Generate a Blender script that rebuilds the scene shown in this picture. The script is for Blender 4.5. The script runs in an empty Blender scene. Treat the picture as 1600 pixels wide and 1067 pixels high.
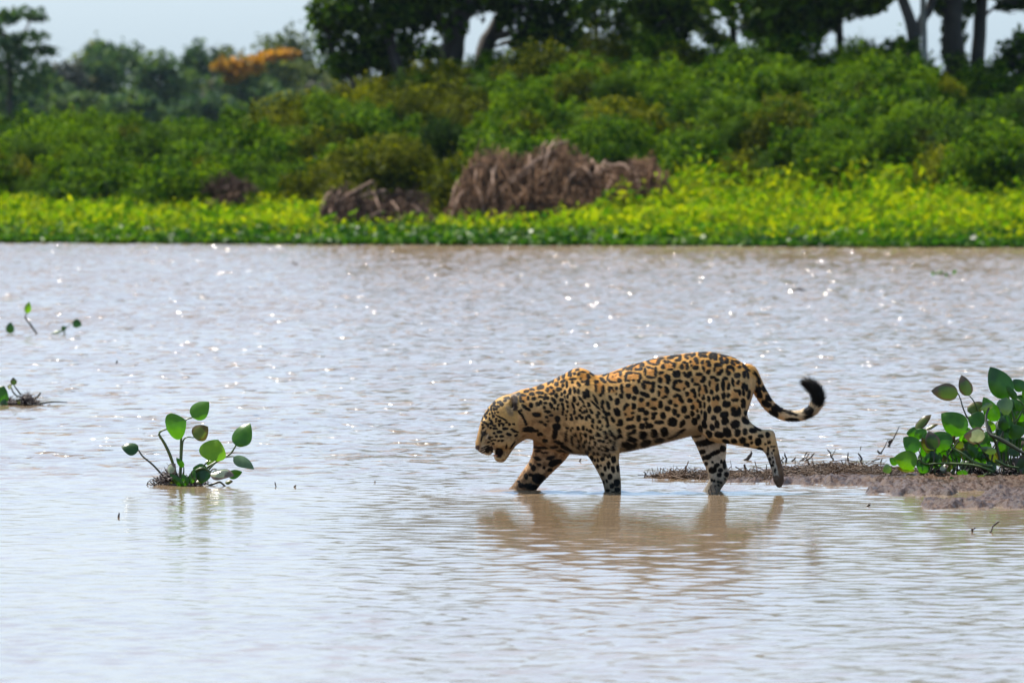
import bpy, math, random
import numpy as np
from mathutils import Vector, Matrix

# ------------------------------------------------------------------ camera, world, sun, exposure
sc = bpy.context.scene
F = 13860.0                       # focal length in pixels of the 1600 px wide photograph
CH = 1.8                          # camera height above the water
PITCH = math.atan((533.5 - 214.0) / F)
cam_d = bpy.data.cameras.new('camera')
cam = bpy.data.objects.new('camera', cam_d)
sc.collection.objects.link(cam)
cam.location = (0, 0, CH)
cam.rotation_euler = (math.pi / 2 - PITCH, 0, 0)
cam_d.sensor_width = 36.0
cam_d.lens = 36.0 * F / 1600.0
cam_d.clip_start = 0.5
cam_d.clip_end = 6000
cam_d.dof.use_dof = True
cam_d.dof.focus_distance = 45.3
cam_d.dof.aperture_fstop = 8.5
sc.camera = cam

SUN_EL = math.radians(57)
SUN_ROT = math.radians(-42)       # ahead of the camera, to the left
world = bpy.data.worlds.new('World')
sc.world = world
world.use_nodes = True
wn = world.node_tree.nodes
sky = wn.new('ShaderNodeTexSky')
sky.sky_type = 'NISHITA'
sky.sun_disc = False
sky.sun_elevation = SUN_EL
sky.sun_rotation = SUN_ROT
sky.altitude = 100
sky.air_density = 0.6
sky.dust_density = 2.6
sky.ozone_density = 3.0
bg = wn['Background']
bg.inputs['Strength'].default_value = 0.082
world.node_tree.links.new(sky.outputs[0], bg.inputs[0])
veil = wn.new('ShaderNodeBackground')          # thin even high haze over the whole sky
veil.inputs['Color'].default_value = (0.46, 0.78, 1.02, 1)
veil.inputs['Strength'].default_value = 0.21
addw = wn.new('ShaderNodeAddShader')
world.node_tree.links.new(bg.outputs[0], addw.inputs[0])
world.node_tree.links.new(veil.outputs[0], addw.inputs[1])
world.node_tree.links.new(addw.outputs[0], wn['World Output'].inputs['Surface'])

sun_d = bpy.data.lights.new('sun', 'SUN')
sun_d.energy = 5.0
sun_d.angle = math.radians(0.53)
sun_d.color = (1.0, 0.94, 0.84)
sun = bpy.data.objects.new('sun', sun_d)
sc.collection.objects.link(sun)
sdir = Vector((math.sin(SUN_ROT) * math.cos(SUN_EL), math.cos(SUN_ROT) * math.cos(SUN_EL), math.sin(SUN_EL)))
sun.rotation_euler = sdir.to_track_quat('Z', 'Y').to_euler()

vs = sc.view_settings
vs.view_transform = 'Standard'
vs.look = 'None'
vs.exposure = 1.1
vs.gamma = 1.0
vs.use_curve_mapping = False
sc.cycles.use_denoising = True
sc.cycles.max_bounces = 8
sc.cycles.transparent_max_bounces = 4
sc.cycles.caustics_reflective = False
sc.cycles.caustics_refractive = False

# ------------------------------------------------------------------ helpers
rng = np.random.default_rng(7)
random.seed(7)
COL = sc.collection

def tag(o, label=None, cat=None, group=None, kind=None):
    if label: o['label'] = label
    if cat: o['category'] = cat
    if group: o['group'] = group
    if kind: o['kind'] = kind
    return o

def ray(px, py):
    u, v = (px - 800.0) / F, (533.5 - py) / F
    c, s = math.cos(PITCH), math.sin(PITCH)
    return np.array([u, c + v * s, -s + v * c])

def at_depth(px, py, y):
    d = ray(px, py)
    t = y / d[1]
    return np.array([0, 0, CH]) + d * t

def on_ground(px, py, z=0.0):
    d = ray(px, py)
    t = (z - CH) / d[2]
    return np.array([0, 0, CH]) + d * t

def np_mesh(name, V, faces, attrs=None, smooth=False):
    V = np.asarray(V, dtype=np.float32)
    me = bpy.data.meshes.new(name)
    me.vertices.add(len(V))
    me.vertices.foreach_set('co', V.ravel())
    fl = faces if isinstance(faces, list) else [faces]
    fl = [np.asarray(f, dtype=np.int32) for f in fl if len(f)]
    idx = np.concatenate([f.ravel() for f in fl])
    tot = np.concatenate([np.full(len(f), f.shape[1], dtype=np.int32) for f in fl])
    start = np.concatenate([[0], np.cumsum(tot)[:-1]]).astype(np.int32)
    me.loops.add(len(idx))
    me.loops.foreach_set('vertex_index', idx)
    me.polygons.add(len(tot))
    me.polygons.foreach_set('loop_start', start)
    if smooth:
        me.polygons.foreach_set('use_smooth', np.ones(len(tot), dtype=bool))
    me.update(calc_edges=True)
    for k, a in (attrs or {}).items():
        a = np.asarray(a, dtype=np.float32)
        if a.ndim == 1:
            at = me.attributes.new(k, 'FLOAT', 'POINT')
            at.data.foreach_set('value', a)
        else:
            at = me.attributes.new(k, 'FLOAT_COLOR', 'POINT')
            c4 = np.ones((len(a), 4), dtype=np.float32)
            c4[:, :3] = a
            at.data.foreach_set('color', c4.ravel())
    return me

def obj(name, me, mat=None, parent=None, loc=None):
    o = bpy.data.objects.new(name, me)
    COL.objects.link(o)
    if mat is not None and me is not None and not me.materials:
        me.materials.append(mat)
    if parent is not None:
        o.parent = parent
    if loc is not None:
        o.location = loc
    return o

def empty(name, loc):
    o = bpy.data.objects.new(name, None)
    o.empty_display_size = 0.2
    COL.objects.link(o)
    o.location = tuple(float(v) for v in loc)
    return o

_T2 = rng.random((256, 256)).astype(np.float32)
_T3 = rng.random((64, 64, 64)).astype(np.float32)

def noise2(x, y):
    x = np.asarray(x, dtype=np.float64); y = np.asarray(y, dtype=np.float64)
    xi = np.floor(x); yi = np.floor(y)
    fx = x - xi; fy = y - yi
    fx = fx * fx * (3 - 2 * fx); fy = fy * fy * (3 - 2 * fy)
    a = xi.astype(int) & 255; b = yi.astype(int) & 255
    a1 = (a + 1) & 255; b1 = (b + 1) & 255
    return (_T2[a, b] * (1 - fx) + _T2[a1, b] * fx) * (1 - fy) + (_T2[a, b1] * (1 - fx) + _T2[a1, b1] * fx) * fy

def fbm2(x, y, o=4):
    s = 0; am = 0.5; t = 0
    for i in range(o):
        s = s + am * noise2(x * 2 ** i + 17.3 * i, y * 2 ** i + 9.1 * i); t += am; am *= 0.5
    return s / t

def noise3(p):
    p = np.asarray(p, dtype=np.float64)
    i = np.floor(p); f = p - i; f = f * f * (3 - 2 * f)
    i = i.astype(int) & 63; j = (i + 1) & 63
    r = 0
    for dx in (0, 1):
        for dy in (0, 1):
            for dz in (0, 1):
                ix = (j if dx else i)[:, 0]; iy = (j if dy else i)[:, 1]; iz = (j if dz else i)[:, 2]
                w = (f[:, 0] if dx else 1 - f[:, 0]) * (f[:, 1] if dy else 1 - f[:, 1]) * (f[:, 2] if dz else 1 - f[:, 2])
                r = r + w * _T3[ix, iy, iz]
    return r

def sstep(a, b, x):
    t = np.clip((np.asarray(x, dtype=float) - a) / (b - a), 0, 1)
    return t * t * (3 - 2 * t)

def tube(points, radii, sides=6, cap=True):
    """verts, quads of a tapered tube along points"""
    P = np.asarray(points, dtype=float); R = np.asarray(radii, dtype=float)
    n = len(P)
    T = np.gradient(P, axis=0)
    T /= np.linalg.norm(T, axis=1)[:, None] + 1e-9
    ref = np.array([0.0, 0, 1]) if abs(T[:, 2]).mean() < 0.8 else np.array([1.0, 0, 0])
    A = np.cross(T, ref); A /= np.linalg.norm(A, axis=1)[:, None] + 1e-9
    B = np.cross(T, A)
    ang = np.linspace(0, 2 * np.pi, sides, endpoint=False)
    V = P[:, None, :] + R[:, None, None] * (np.cos(ang)[None, :, None] * A[:, None, :] + np.sin(ang)[None, :, None] * B[:, None, :])
    V = V.reshape(-1, 3)
    i = np.arange(n - 1)[:, None] * sides; k = np.arange(sides)[None, :]; k1 = (k + 1) % sides
    Q = np.stack([i + k, i + k1, i + sides + k1, i + sides + k], axis=-1).reshape(-1, 4)
    return V, Q

def curve_pts(pts, n=12):
    """Catmull-Rom through pts"""
    P = np.asarray(pts, dtype=float)
    if len(P) < 3:
        t = np.linspace(0, 1, n)[:, None]
        return P[0] * (1 - t) + P[-1] * t
    Q = np.vstack([2 * P[0] - P[1], P, 2 * P[-1] - P[-2]])
    out = []
    seg = len(P) - 1
    for s in np.linspace(0, seg - 1e-6, n):
        i = int(s); t = s - i
        p0, p1, p2, p3 = Q[i], Q[i + 1], Q[i + 2], Q[i + 3]
        out.append(0.5 * (2 * p1 + (p2 - p0) * t + (2 * p0 - 5 * p1 + 4 * p2 - p3) * t * t + (3 * p1 - p0 - 3 * p2 + p3) * t ** 3))
    return np.array(out)

def join(parts):
    """[(V, F)] -> V, F with equal face size"""
    Vs, Fs, o = [], [], 0
    for V, Fa in parts:
        Vs.append(V); Fs.append(np.asarray(Fa) + o); o += len(V)
    return np.vstack(Vs), np.vstack(Fs)

def leaf_quads(C, size, up_bias=0.5, aspect=0.55, out=None, rg=None, hang=0.0):
    """rhombus leaves at centres C, returns V, Q, shade"""
    rg = rg or rng
    n = len(C)
    N = rg.normal(size=(n, 3))
    N /= np.linalg.norm(N, axis=1)[:, None]
    N[:, 2] += up_bias
    if out is not None:
        N += out * 0.6
    N /= np.linalg.norm(N, axis=1)[:, None]
    T = rg.normal(size=(n, 3)); T[:, 2] -= hang
    T -= N * (T * N).sum(1)[:, None]
    T /= np.linalg.norm(T, axis=1)[:, None]
    B = np.cross(N, T)
    L = (size * rg.uniform(0.6, 1.35, n))[:, None]
    V = np.stack([C - T * L * 0.5, C + B * L * aspect * 0.5 + N * L * 0.06, C + T * L * 0.5, C - B * L * aspect * 0.5 + N * L * 0.06], axis=1).reshape(-1, 3)
    Q = np.arange(4 * n).reshape(-1, 4)
    sh = np.repeat(rg.random(n), 4)
    return V, Q, sh

# ------------------------------------------------------------------ materials
def new_mat(name):
    m = bpy.data.materials.new(name)
    m.use_nodes = True
    nt = m.node_tree
    p = nt.nodes['Principled BSDF']
    return m, nt, p

def N(nt, t, **kw):
    n = nt.nodes.new(t)
    for k, v in kw.items():
        setattr(n, k, v)
    return n

def L(nt, a, b):
    nt.links.new(a, b)

def ramp(nt, fac, stops):
    r = N(nt, 'ShaderNodeValToRGB')
    els = r.color_ramp.elements
    while len(els) < len(stops):
        els.new(0.5)
    for e, (p, c) in zip(els, stops):
        e.position = p; e.color = (*c, 1)
    if fac is not None:
        L(nt, fac, r.inputs[0])
    return r

def leaf_mat(name, dark, mid, light, trans=0.4, rough=0.62, noise_scale=1.2, objvar=0.4, spec=0.03):
    m, nt, p = new_mat(name)
    at = N(nt, 'ShaderNodeAttribute', attribute_name='shade')
    oi = N(nt, 'ShaderNodeObjectInfo')
    geo = N(nt, 'ShaderNodeNewGeometry')
    nz = N(nt, 'ShaderNodeTexNoise'); nz.inputs['Scale'].default_value = noise_scale; nz.inputs['Detail'].default_value = 3
    L(nt, geo.outputs['Position'], nz.inputs['Vector'])
    a1 = N(nt, 'ShaderNodeMath', operation='MULTIPLY_ADD'); L(nt, at.outputs['Fac'], a1.inputs[0]); a1.inputs[1].default_value = 0.95
    L(nt, nz.outputs[0], a1.inputs[2])
    a2 = N(nt, 'ShaderNodeMath', operation='MULTIPLY_ADD'); L(nt, oi.outputs['Random'], a2.inputs[0]); a2.inputs[1].default_value = objvar
    L(nt, a1.outputs[0], a2.inputs[2])
    a3 = N(nt, 'ShaderNodeMath', operation='MULTIPLY_ADD'); L(nt, a2.outputs[0], a3.inputs[0]); a3.inputs[1].default_value = 1.0; a3.inputs[2].default_value = -0.47 - objvar * 0.5
    r = ramp(nt, a3.outputs[0], [(0.1, dark), (0.5, mid), (0.9, light)])
    L(nt, r.outputs[0], p.inputs['Base Color'])
    p.inputs['Roughness'].default_value = rough
    p.inputs['Specular IOR Level'].default_value = spec
    tr = N(nt, 'ShaderNodeBsdfTranslucent')
    mx = N(nt, 'ShaderNodeMix', data_type='RGBA', blend_type='MULTIPLY'); mx.inputs[0].default_value = 1.0
    L(nt, r.outputs[0], mx.inputs[6]); mx.inputs[7].default_value = (1.7, 1.7, 0.6, 1)
    L(nt, mx.outputs[2], tr.inputs[0])
    ms = N(nt, 'ShaderNodeMixShader'); ms.inputs[0].default_value = trans
    L(nt, p.outputs[0], ms.inputs[1]); L(nt, tr.outputs[0], ms.inputs[2])
    L(nt, ms.outputs[0], nt.nodes['Material Output'].inputs[0])
    return m

def plain_mat(name, c1, c2, rough=0.7, scale=8.0, bump=0.3, spec=0.5, bscale=None):
    m, nt, p = new_mat(name)
    tc = N(nt, 'ShaderNodeTexCoord')
    nz = N(nt, 'ShaderNodeTexNoise'); nz.inputs['Scale'].default_value = scale; nz.inputs['Detail'].default_value = 6
    L(nt, tc.outputs['Object'], nz.inputs['Vector'])
    r = ramp(nt, nz.outputs[0], [(0.3, c1), (0.7, c2)])
    L(nt, r.outputs[0], p.inputs['Base Color'])
    p.inputs['Roughness'].default_value = rough
    p.inputs['Specular IOR Level'].default_value = spec
    if bump:
        n2 = N(nt, 'ShaderNodeTexNoise'); n2.inputs['Scale'].default_value = bscale or scale * 4; n2.inputs['Detail'].default_value = 4
        L(nt, tc.outputs['Object'], n2.inputs['Vector'])
        b = N(nt, 'ShaderNodeBump'); b.inputs['Strength'].default_value = bump; b.inputs['Distance'].default_value = 0.02
        L(nt, n2.outputs[0], b.inputs['Height']); L(nt, b.outputs[0], p.inputs['Normal'])
    return m

M = {}
M['shrub'] = leaf_mat('shrub_leaves', (0.003, 0.014, 0.001), (0.023, 0.072, 0.001), (0.120, 0.200, 0.002), trans=0.34)
M['shrub_olive'] = leaf_mat('shrub_olive_leaves', (0.007, 0.013, 0.001), (0.048, 0.064, 0.001), (0.150, 0.158, 0.003), trans=0.32)
M['grass'] = leaf_mat('bank_grass', (0.024, 0.09, 0.001), (0.11, 0.19, 0.002), (0.215, 0.24, 0.003), trans=0.5, noise_scale=0.7, objvar=0.0)
M['edge_leaf'] = leaf_mat('edge_hyacinth', (0.006, 0.034, 0.002), (0.026, 0.095, 0.004), (0.08, 0.155, 0.006), trans=0.35, rough=0.42, noise_scale=0.8, objvar=0.0, spec=0.14)
M['tree_dark'] = leaf_mat('tree_dark_leaves', (0.003, 0.011, 0.002), (0.015, 0.042, 0.004), (0.06, 0.112, 0.006), trans=0.33)
M['tree_light'] = leaf_mat('tree_light_leaves', (0.020, 0.045, 0.010), (0.060, 0.105, 0.018), (0.120, 0.160, 0.030), trans=0.45)
M['far_green'] = leaf_mat('far_tree_leaves', (0.018, 0.042, 0.026), (0.036, 0.074, 0.034), (0.068, 0.106, 0.034), trans=0.3, noise_scale=0.25)  # lighter, bluer leaves: distance haze put into the colour
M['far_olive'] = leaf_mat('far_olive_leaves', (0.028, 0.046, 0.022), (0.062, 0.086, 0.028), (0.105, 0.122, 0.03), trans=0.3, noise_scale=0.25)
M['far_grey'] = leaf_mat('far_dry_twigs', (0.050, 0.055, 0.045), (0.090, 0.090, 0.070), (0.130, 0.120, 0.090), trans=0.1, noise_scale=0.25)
M['far_orange'] = leaf_mat('orange_blossom', (0.10, 0.075, 0.012), (0.26, 0.13, 0.016), (0.40, 0.19, 0.020), trans=0.3, noise_scale=0.3)
M['bark'] = plain_mat('bark', (0.018, 0.014, 0.011), (0.050, 0.040, 0.032), 0.85, 3.0, 0.5)
M['bark_pale'] = plain_mat('pale_bark', (0.10, 0.095, 0.085), (0.20, 0.19, 0.17), 0.8, 3.0, 0.4)
M['soil'] = plain_mat('bank_soil', (0.022, 0.013, 0.008), (0.065, 0.038, 0.022), 0.95, 1.2, 0.6, spec=0.05)
M['grassy_earth'] = plain_mat('grassy_earth', (0.022, 0.030, 0.008), (0.050, 0.075, 0.012), 0.95, 0.9, 0.6, spec=0.05)
M['twig_dry'] = plain_mat('dry_vines', (0.040, 0.021, 0.012), (0.175, 0.096, 0.050), 0.9, 2.2, 0.0, spec=0.1)
M['twig_dark'] = plain_mat('dark_vines', (0.010, 0.006, 0.004), (0.060, 0.032, 0.020), 0.9, 2.2, 0.0, spec=0.1)
M['branch_dry'] = plain_mat('dry_branch', (0.16, 0.10, 0.07), (0.32, 0.22, 0.16), 0.85, 4.0, 0.0, spec=0.1)
M['stick'] = plain_mat('wet_stick', (0.012, 0.009, 0.007), (0.050, 0.035, 0.024), 0.5, 25.0, 0.3)
M['debris'] = plain_mat('reed_debris', (0.016, 0.009, 0.005), (0.100, 0.052, 0.024), 0.6, 9.0, 0.0, spec=0.2)
# ------------------------------------------------------------------ water
def water_material():
    m, nt, p = new_mat('muddy_river')
    geo = N(nt, 'ShaderNodeNewGeometry')
    n0 = N(nt, 'ShaderNodeTexNoise'); n0.inputs['Scale'].default_value = 0.35; n0.inputs['Detail'].default_value = 3
    L(nt, geo.outputs['Position'], n0.inputs['Vector'])
    r = ramp(nt, n0.outputs[0], [(0.3, (0.150, 0.102, 0.058)), (0.7, (0.190, 0.134, 0.082))])
    L(nt, r.outputs[0], p.inputs['Base Color'])
    p.inputs['Roughness'].default_value = WROUGH
    p.inputs['IOR'].default_value = 1.33
    # fine capillary ripples, stronger in patches
    mp = N(nt, 'ShaderNodeMapping'); mp.inputs['Scale'].default_value = (1, 0.7, 1)
    L(nt, geo.outputs['Position'], mp.inputs['Vector'])
    n1 = N(nt, 'ShaderNodeTexNoise'); n1.inputs['Scale'].default_value = 22.0; n1.inputs['Detail'].default_value = 2.5
    L(nt, mp.outputs[0], n1.inputs['Vector'])
    b = N(nt, 'ShaderNodeBump'); b.inputs['Strength'].default_value = 1.0; b.inputs['Distance'].default_value = WBUMP
    # steep cat's-paw wavelets in small scattered patches: these catch the sun
    n2 = N(nt, 'ShaderNodeTexNoise'); n2.inputs['Scale'].default_value = 13.0; n2.inputs['Detail'].default_value = 0.5
    L(nt, geo.outputs['Position'], n2.inputs['Vector'])
    n3 = N(nt, 'ShaderNodeTexNoise'); n3.inputs['Scale'].default_value = 2.6; n3.inputs['Detail'].default_value = 2.0
    L(nt, geo.outputs['Position'], n3.inputs['Vector'])
    g3 = N(nt, 'ShaderNodeMapRange'); g3.inputs[1].default_value = 0.56; g3.inputs[2].default_value = 0.65
    L(nt, n3.outputs[0], g3.inputs[0])
    sx = N(nt, 'ShaderNodeSeparateXYZ'); L(nt, geo.outputs['Position'], sx.inputs[0])
    gy = N(nt, 'ShaderNodeMapRange'); gy.inputs[1].default_value = 46.5; gy.inputs[2].default_value = 50.0; L(nt, sx.outputs[1], gy.inputs[0])
    gm = N(nt, 'ShaderNodeMath', operation='MULTIPLY'); L(nt, g3.outputs[0], gm.inputs[0]); L(nt, gy.outputs[0], gm.inputs[1])
    g3 = gm
    mu = N(nt, 'ShaderNodeMath', operation='MULTIPLY'); L(nt, n2.outputs[0], mu.inputs[0]); L(nt, g3.outputs[0], mu.inputs[1])
    ma = N(nt, 'ShaderNodeMath', operation='MULTIPLY_ADD'); L(nt, mu.outputs[0], ma.inputs[0]); ma.inputs[1].default_value = WSPIKE; L(nt, n1.outputs[0], ma.inputs[2])
    L(nt, ma.outputs[0], b.inputs['Height']); L(nt, b.outputs[0], p.inputs['Normal'])
    return m
WROUGH, WBUMP, WSPIKE = 0.09, 0.0009, 78.0

def wave_field(X, Y):
    rg = np.random.default_rng(11)
    K = 110
    dy = 0.03 * (Y / 35.0) ** 0.6
    H = np.zeros_like(X); E2 = np.zeros((X.shape[0], 1))
    lam = np.exp(rg.uniform(math.log(0.060), math.log(0.36), K))
    th = rg.uniform(-1, 1, K) * math.radians(88) + math.radians(8)
    ph = rg.uniform(0, 6.283, K)
    s_rms = 0.078
    calm = 0.52 + 0.50 * sstep(44.4, 48.5, Y) + 0.15 * sstep(37, 29, Y)
    calm = calm * (0.8 + 0.5 * fbm2(X * 0.35 + 40, Y * 0.10, 3))
    calm *= 1 - 0.42 * np.exp(-((X - 0.7) / 1.5) ** 4 - ((Y - 42.0) / 4.0) ** 4)
    gust = 0.55 + 0.9 * fbm2(X * 0.8, Y * 0.25, 2)
    for i in range(K):
        k = 2 * math.pi / lam[i]
        a = s_rms * math.sqrt(2.0 / K) / k
        w = sstep(2.2, 4.0, lam[i] / dy)
        g = gust if lam[i] < 0.25 else 1.0
        arg = k * (X * math.sin(th[i]) + Y * math.cos(th[i])) + ph[i]
        H += a * w * g * np.sin(arg); E2 += w[:, :1] ** 2
    H *= calm * np.clip(1 / np.sqrt(E2 / K + 1e-6), 1, 2.6) * (1 + 1.3 * sstep(52, 115, Y))
    # rings round the wading legs
    for px, py, am in ((957, 768, 0.0085), (818, 766, 0.0140), (1118, 764, 0.0095)):
        c = on_ground(px, py)
        R = np.hypot(X - c[0], (Y - c[1]))
        H += am * np.exp(-R / 0.30) * np.sin(2 * math.pi * R / 0.16)
    c = on_ground(796, 768)
    H += 0.012 * np.exp(-((X - c[0] + 0.10) / 0.16) ** 2 - ((Y - c[1]) / 0.05) ** 2)
    return H

def build_water():
    ys = [25.5]
    while ys[-1] < 151.5:
        ys.append(ys[-1] + 0.032 * (ys[-1] / 35.0) ** 0.65)
    ys = np.array(ys)
    nc = 256
    u = np.linspace(-1, 1, nc)
    X = (ys[:, None] * (5.2 / 45.0)) * u[None, :]
    Y = np.repeat(ys[:, None], nc, axis=1)
    H = wave_field(X, Y)
    edge = sstep(0, 0.05, 1 - np.abs(u))[None, :] * sstep(0, 0.6, Y - ys[0]) * sstep(0, 0.6, ys[-1] - Y)
    H *= edge
    V = np.stack([X, Y, H], axis=-1).reshape(-1, 3)
    nr = len(ys)
    i = np.arange(nr - 1)[:, None] * nc; j = np.arange(nc - 1)[None, :]
    Q = np.stack([i + j, i + j + 1, i + nc + j + 1, i + nc + j], axis=-1).reshape(-1, 4)
    # wide still sheet around the rippled one, sharing its corners
    o = len(V)
    ext = np.array([[-600, -300, 0], [600, -300, 0], [600, 260, 0], [-600, 260, 0]], dtype=float)
    V = np.vstack([V, ext])
    c00, c10, c11, c01 = 0, nc - 1, nr * nc - 1, (nr - 1) * nc
    ring = [np.concatenate([[o, o + 1], np.arange(c10, c00 - 1, -1)]),
            np.concatenate([[o + 1, o + 2], np.arange(nr - 1, -1, -1) * nc + nc - 1]),
            np.concatenate([[o + 2, o + 3], np.arange((nr - 1) * nc, nr * nc)]),
            np.concatenate([[o + 3, o], np.arange(nr) * nc])]
    me = np_mesh('water', V, [Q] + [r[None, :] for r in ring], smooth=True)
    w = obj('water', me, water_material())
    tag(w, 'rippled muddy river water reflecting the pale sky', 'water', kind='structure')
build_water()

# ------------------------------------------------------------------ far bank terrain
TOPX = [-400, 0, 100, 180, 200, 260, 300, 400, 450, 500, 560, 600, 650, 700, 760, 800, 850, 900, 940, 1000, 1060, 1100, 1150, 1200, 1230, 1280, 1350, 1400, 1450, 1500, 1550, 1600, 2100]
TOPY = [195, 192, 190, 178, 192, 200, 192, 185, 165, 160, 142, 118, 106, 103, 97, 85, 68, 76, 72, 86, 98, 78, 64, 62, 72, 90, 86, 82, 102, 116, 120, 115, 120]
BASX = [-400, 480, 560, 700, 900, 1000, 1100, 2100]
BASY = [297, 297, 290, 285, 275, 270, 266, 262]

def edge_y(x):
    return 146.8 - 0.39 * np.asarray(x, float) + 0.5 * (fbm2(np.asarray(x, float) * 0.5 + 3, np.zeros_like(np.asarray(x, float)), 3) - 0.5)

def zpix(py, y):
    return CH + (214.0 - py) / F * y

def terrain(x, y):
    x = np.asarray(x, float); y = np.asarray(y, float)
    s = y - edge_y(x)
    px = 800 + x * F / 165.0
    zt = zpix(np.interp(px, TOPX, TOPY), 166.0)
    z = -0.7 + 0.75 * sstep(-3, 0.3, s) + 0.12 * sstep(0, 2, s) + 0.30 * sstep(2, 9, s) + 0.22 * sstep(2, 9, s) * sstep(880, 1050, px)
    z = z + np.clip(zt - 1.75, 0, None) * sstep(8, 20, s) * (1 - 0.7 * sstep(30, 60, s))
    return z + 0.08 * (fbm2(x * 0.8, y * 0.8, 3) - 0.5) * sstep(0, 3, s)

def build_terrain():
    xs = np.concatenate([[-900, -400, -150, -70, -35], np.arange(-22, 22.1, 0.3), [35, 70, 150, 400, 900]])
    ys = np.concatenate([np.arange(138, 178, 0.35), np.arange(178, 215, 2.5), [230, 260, 320, 450, 700, 1200, 2500, 5000]])
    X, Y = np.meshgrid(xs, ys)
    Z = terrain(np.clip(X, -60, 60), np.minimum(Y, 400))
    Z = np.where(Y > 230, 0.55, Z)
    V = np.stack([X, Y, Z], axis=-1).reshape(-1, 3)
    nr, nc = X.shape
    i = np.arange(nr - 1)[:, None] * nc; j = np.arange(nc - 1)[None, :]
    Q = np.stack([i + j, i + j + 1, i + nc + j + 1, i + nc + j], axis=-1).reshape(-1, 4)
    o = obj('river_bank', np_mesh('river_bank', V, Q, smooth=True), M['grassy_earth'])
    tag(o, 'earth river bank rising behind the water', 'bank', kind='structure')
build_terrain()

# ------------------------------------------------------------------ grass and edge plants of the bank
def build_grass():
    rg = np.random.default_rng(5)
    n = 120000
    x = np.where(np.arange(n) < 96000, rg.uniform(-12.0, 12.0, n), np.sign(rg.random(n) - 0.5) * rg.uniform(12.0, 19.0, n))
    s = 0.25 + 10.5 * rg.random(n) ** 1.2
    y = edge_y(x) + s
    px = 800 + x * F / 150.0
    mid = sstep(480, 530, px) * (1 - sstep(840, 910, px))
    keep = rg.random(n) > mid * (0.72 + 0.28 * sstep(2.5, 4.5, s))
    # ragged back limit
    keep &= s < 7.0 + 2.5 * fbm2(x * 0.6, x * 0 + 2, 2) + 1.5 * (px > 900)
    x, y, s, px = x[keep], y[keep], s[keep], px[keep]
    z = terrain(x, y)
    n = len(x)
    tuft = fbm2(x * 1.6, y * 1.6, 3)
    right = sstep(870, 950, px)
    h = (0.16 + 0.55 * tuft) * (0.75 + 0.25 * right) * rg.uniform(0.55, 1.15, n) * sstep(-1.0, 2.2, s)
    h *= 1 + 0.55 * right * sstep(2, 7, s)
    C = np.stack([x, y, z + h * rg.uniform(0.35, 1.0, n)], axis=-1)
    Lf, Q, sh = leaf_quads(C, np.full(n, 0.15), up_bias=0.7, aspect=0.32, rg=rg)
    o = obj('grass', np_mesh('grass', Lf, Q, {'shade': sh}), M['grass'])
    tag(o, 'bright yellow green marsh grass covering the low far bank', 'grass', kind='stuff')
    # glossy hyacinth fringe along the water line
    n = 30000
    x = rg.uniform(-19, 19, n)
    s = -0.35 + 1.7 * rg.random(n) ** 1.4
    s -= 0.5 * (fbm2(x * 0.9, x * 0 + 7, 3) - 0.5)
    y = edge_y(x) + s
    z = np.maximum(terrain(x, y), 0.0)
    C = np.stack([x, y, z + rg.uniform(0.01, 0.20, n) * (0.35 + 0.65 * sstep(-0.3, 0.8, s))], axis=-1)
    Lf, Q, sh = leaf_quads(C, np.full(n, 0.12), up_bias=0.55, aspect=0.85, rg=rg)
    o = obj('hyacinth_fringe', np_mesh('hyacinth_fringe', Lf, Q, {'shade': sh}), M['edge_leaf'])
    tag(o, 'dark green floating hyacinth fringe along the far water line', 'water plants', kind='stuff')
build_grass()

# ------------------------------------------------------------------ shrubs
def shrub_mesh(i, rg):
    n = 7000
    D = rg.normal(size=(n, 3)); D /= np.linalg.norm(D, axis=1)[:, None]
    D[:, 2] = np.where(D[:, 2] < -0.3, -D[:, 2], D[:, 2])
    lump = 0.30 + 0.60 * noise3(D * 1.9 + 11 * i + 20) + 0.75 * noise3(D * 4.6 + 7 * i)
    rad = lump * (1 - 0.30 * rg.random(n) ** 2)
    P = D * rad[:, None] * np.array([1.0, 1.0, 1.05])
    # hanging curtains below
    P[:, 2] -= 0.55 * rg.random(n) * (rg.random(n) < 0.45)
    # stray shoots
    k = rg.random(n) < 0.03
    P[k] *= rg.uniform(1.05, 1.3, k.sum())[:, None]
    V, Q, sh = leaf_quads(P, np.full(n, 0.098), up_bias=0.35, aspect=0.6, out=D, rg=rg, hang=0.5)
    # larger leaf quads added inside to block light and deepen the shade
    k = 420
    Dc = rg.normal(size=(k, 3)); Dc /= np.linalg.norm(Dc, axis=1)[:, None]
    Pc = Dc * (0.62 * rg.random(k) ** 0.5)[:, None] * (0.5 + 0.6 * noise3(Dc * 1.9 + 11 * i + 20))[:, None]
    Vc, Qc, sc2 = leaf_quads(Pc, np.full(k, 0.30), up_bias=0.1, aspect=0.7, rg=rg)
    V = np.vstack([V, Vc]); Q = np.vstack([Q, Qc + 4 * n]); sh = np.concatenate([sh, sc2])
    me = np_mesh('shrub_%d' % i, V, Q, {'shade': sh})
    return me

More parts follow.
